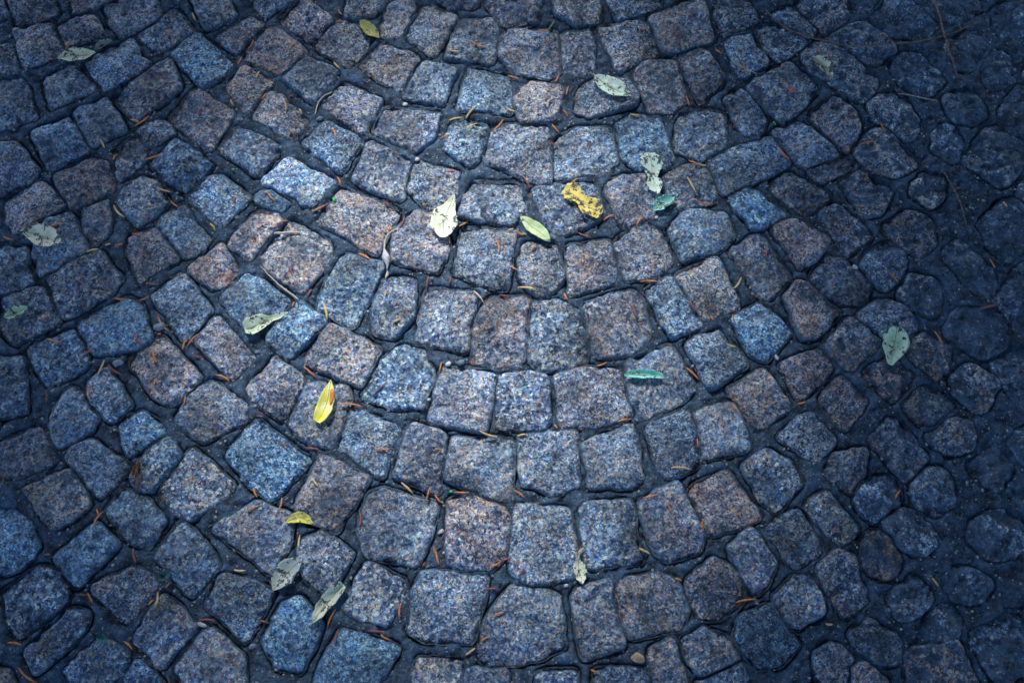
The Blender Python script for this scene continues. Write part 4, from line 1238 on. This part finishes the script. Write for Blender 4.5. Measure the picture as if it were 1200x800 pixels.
P = [(-0.1746,0.9567), (-0.1520,0.8543), (-0.1003,0.2600), (-0.1222,0.4533), (-0.0947,0.5086), (0.4562,0.9760), (-0.3522,0.1036), (-0.3114,0.9279), (0.5273,0.6645), (0.1698,0.0892), (-0.4230,0.1326), (-0.0758,0.5113), (-0.3803,0.5274), (0.4166,0.9680), (0.3961,0.4481), (0.3499,0.2316), (0.0751,0.1850), (0.3948,0.5193), (0.3979,0.5113), (-0.5305,0.5667), (0.1808,0.4520), (-0.5845,0.5086), (-0.1319,0.4416), (0.3324,0.1586), (-0.3442,0.8070), (0.7349,0.8667), (0.2259,0.7501), (-0.1859,1.1193), (-0.2810,0.7844), (-0.0871,0.3169), (-0.4434,0.8344), (0.4250,0.9200)]
pebble(P[0], .0048, .0036, M_PEB, 'pinkish white pebble in the corner of a joint')
pebble(P[1], .0042, .0036, M_PEB, 'pale rounded pebble in the joint under a speckled sett')
pebble(P[2], .0050, .0032, M_PEB, 'white stone chip beside a dark curved needle')
pebble(P[3], .0030, .0026, M_PEB, 'tiny white pebble above the middle setts')
pebble(P[4], .0044, .0040, M_PEB, 'white chip in the joint above the pale middle sett')
pebble(P[11], .0062, .0044, M_PEB2, 'blue grey chip next to a white one in a joint')
pebble(P[5], .0042, .0042, M_BERRY, 'small dull red berry on a rusty sett', 'berry', 'berry', .0040, 0, 3)
pebble(P[6], .0050, .0036, M_PEB2, 'flat blue grey chip between two dark setts')
pebble(P[7], .0060, .0038, M_PEB2, 'grey flat pebble by a curved pale stalk')
pebble(P[8], .0052, .0034, M_PEB, 'white chip at the end of a stone in the silted paving', ang=-.6)
pebble(P[9], .0105, .0060, mat_plain('dry_bud', (.30, .22, .14), (.62, .46, .30), 330, .7, .9), 'tan dry bud lying in a wide dark joint', 'bud', 'dry_bud', .005, -.2, 3)
pebble(P[10], .0072, .0030, M_PEB, 'flat white chip under a thin red needle', ang=-.35)
pebble(P[12], .0040, .0030, M_PEB2, 'small blue grey chip below the long mint leaf')
pebble(P[14], .0052, .0042, M_PEB2, 'grey chip in the soil under a bright blue sett')
pebble(P[16], .0030, .0024, M_PEB, 'tiny white crumb beside the tiny pale leaf')
pebble(P[17], .0026, .0044, M_PEB, 'small white fleck on soil by a bright blue sett')
pebble(P[19], .0090, .0062, M_PEB2, 'dark grey flat stone wedged in a joint with rust needles')
pebble(P[20], .0056, .0048, M_PEB2, 'pale blue chip at the edge of the sett under the teal leaf')
pebble(P[21], .0085, .0056, M_PEB2, 'dark pebble below a yellow needle in a joint')
pebble(P[22], .0080, .0050, M_PEB2, 'dark blue pebble above a speckled sett')
pebble(P[26], .0034, .0030, M_PEB, 'pinkish crumb by the small teal leaf')
pebble(P[28], .0028, .0042, M_GREEN, 'bright green scrap in the joint by a broad rusty sett', 'scrap', 'green_scrap', .001)
pebble(P[29], .0026, .0020, M_GREEN, 'tiny bright green scrap at the end of a red needle', 'scrap', 'green_scrap', .001)
pebble(P[30], .0026, .0018, M_GREEN, 'tiny green scrap on soil above a light blue sett', 'scrap', 'green_scrap', .001)
pebble(P[25], .0016, .0022, M_GREEN, 'lone green speck on the dark silted corner', 'scrap', 'green_scrap', .001)
pebble(P[31], .0016, .0044, M_GREEN, 'thin green sliver on a rusty sett near the red berry', 'scrap', 'green_scrap', .001, .5)

# ------------------------------------------------------------------ unseen tree, added to darken the edges and leave the middle bright
def glow(x, y):
    """openness of the crown above a ground point, shaped to brighten the middle"""
    e = np.sqrt(((x + 0.07) / 0.55) ** 2 + ((y - 0.58) / 0.57) ** 2)
    o = 1 - sstep(0.10, 1.02, e)
    o = np.maximum(o, 0.035 * (1 - sstep(-0.1, 0.75, x)) * (1 - sstep(1.0, 2.0, np.abs(x + 0.6))))
    return o
tree = bpy.data.objects.new('added_shade_tree', None); C.objects.link(tree); tree.location = (2.6, 0.9, 0)
tag(tree, 'unseen tree added beside the paving, its leaves gapped to light the middle', 'tree')
T0 = np.array([2.6, 0.9, 0])
tp = [np.array([0.05 * math.sin(z * 1.3), 0.04 * math.cos(z), z]) for z in np.linspace(-0.1, 3.6, 16)]
Vt, Ft = tube(tp, [0.19 * (1 - 0.55 * i / 15) + 0.10 * math.exp(-i * 1.2) for i in range(16)], 14)
added_trunk = obj('added_trunk', mesh('added_trunk', Vt, Ft), M_ADDED_TRUNK, tree)
for k in range(11):
    a = k / 11 * 2 * math.pi + random.uniform(-.2, .2); z0 = random.uniform(2.3, 3.4); ln = random.uniform(2.0, 3.6)
    pts = [np.array([math.cos(a) * ln * t, math.sin(a) * ln * t, z0 + 0.9 * t - 0.5 * t * t + 0.08 * math.sin(5 * t + k)]) for t in np.linspace(0, 1, 9)]
    Vt, Ft = tube(pts, [0.07 * (1 - .85 * t) for t in np.linspace(0, 1, 9)], 8)
    obj('added_branch', mesh('added_branch', Vt, Ft), M_ADDED_TRUNK, tree)
NLV = 115000
lx = rng.uniform(-3.4, 5.6, NLV); ly = rng.uniform(-2.0, 6.8, NLV); lz = rng.uniform(2.7, 3.7, NLV)
k = lz / sun_dir[2]
gxp, gyp = lx - sun_dir[0] * k, ly - sun_dir[1] * k
dens = (1 - glow(gxp, gyp)) * (0.8 + 0.2 * sstep(0.3, 0.7, gxp))  # leaves thinned along the sun's path to the wanted bright middle
ok = rng.random(NLV) < dens
rr_ = np.hypot(lx - 1.1, ly - 2.4) < 4.4 + 0.5 * noise(lx, ly, 3)
ok &= rr_
lx, ly, lz = lx[ok] - T0[0], ly[ok] - T0[1], lz[ok]
n = len(lx)
an = rng.uniform(0, 2 * math.pi, n); ti = rng.normal(0, 0.5, n); tj = rng.normal(0, 0.5, n)
s = rng.uniform(0.05, 0.085, n)
ux = np.c_[np.cos(an), np.sin(an), ti]; vx = np.c_[-np.sin(an), np.cos(an), tj]
cc = np.c_[lx, ly, lz]
Vc = np.stack([cc - ux * s[:, None], cc + vx * s[:, None] * .5, cc + ux * s[:, None], cc - vx * s[:, None] * .5], 1).reshape(-1, 3)
Fc = np.arange(n * 4, dtype=np.int32).reshape(-1, 4)
added_crown = obj('added_crown', mesh('added_crown', Vc, Fc, False), M_ADDED_CROWN, tree)
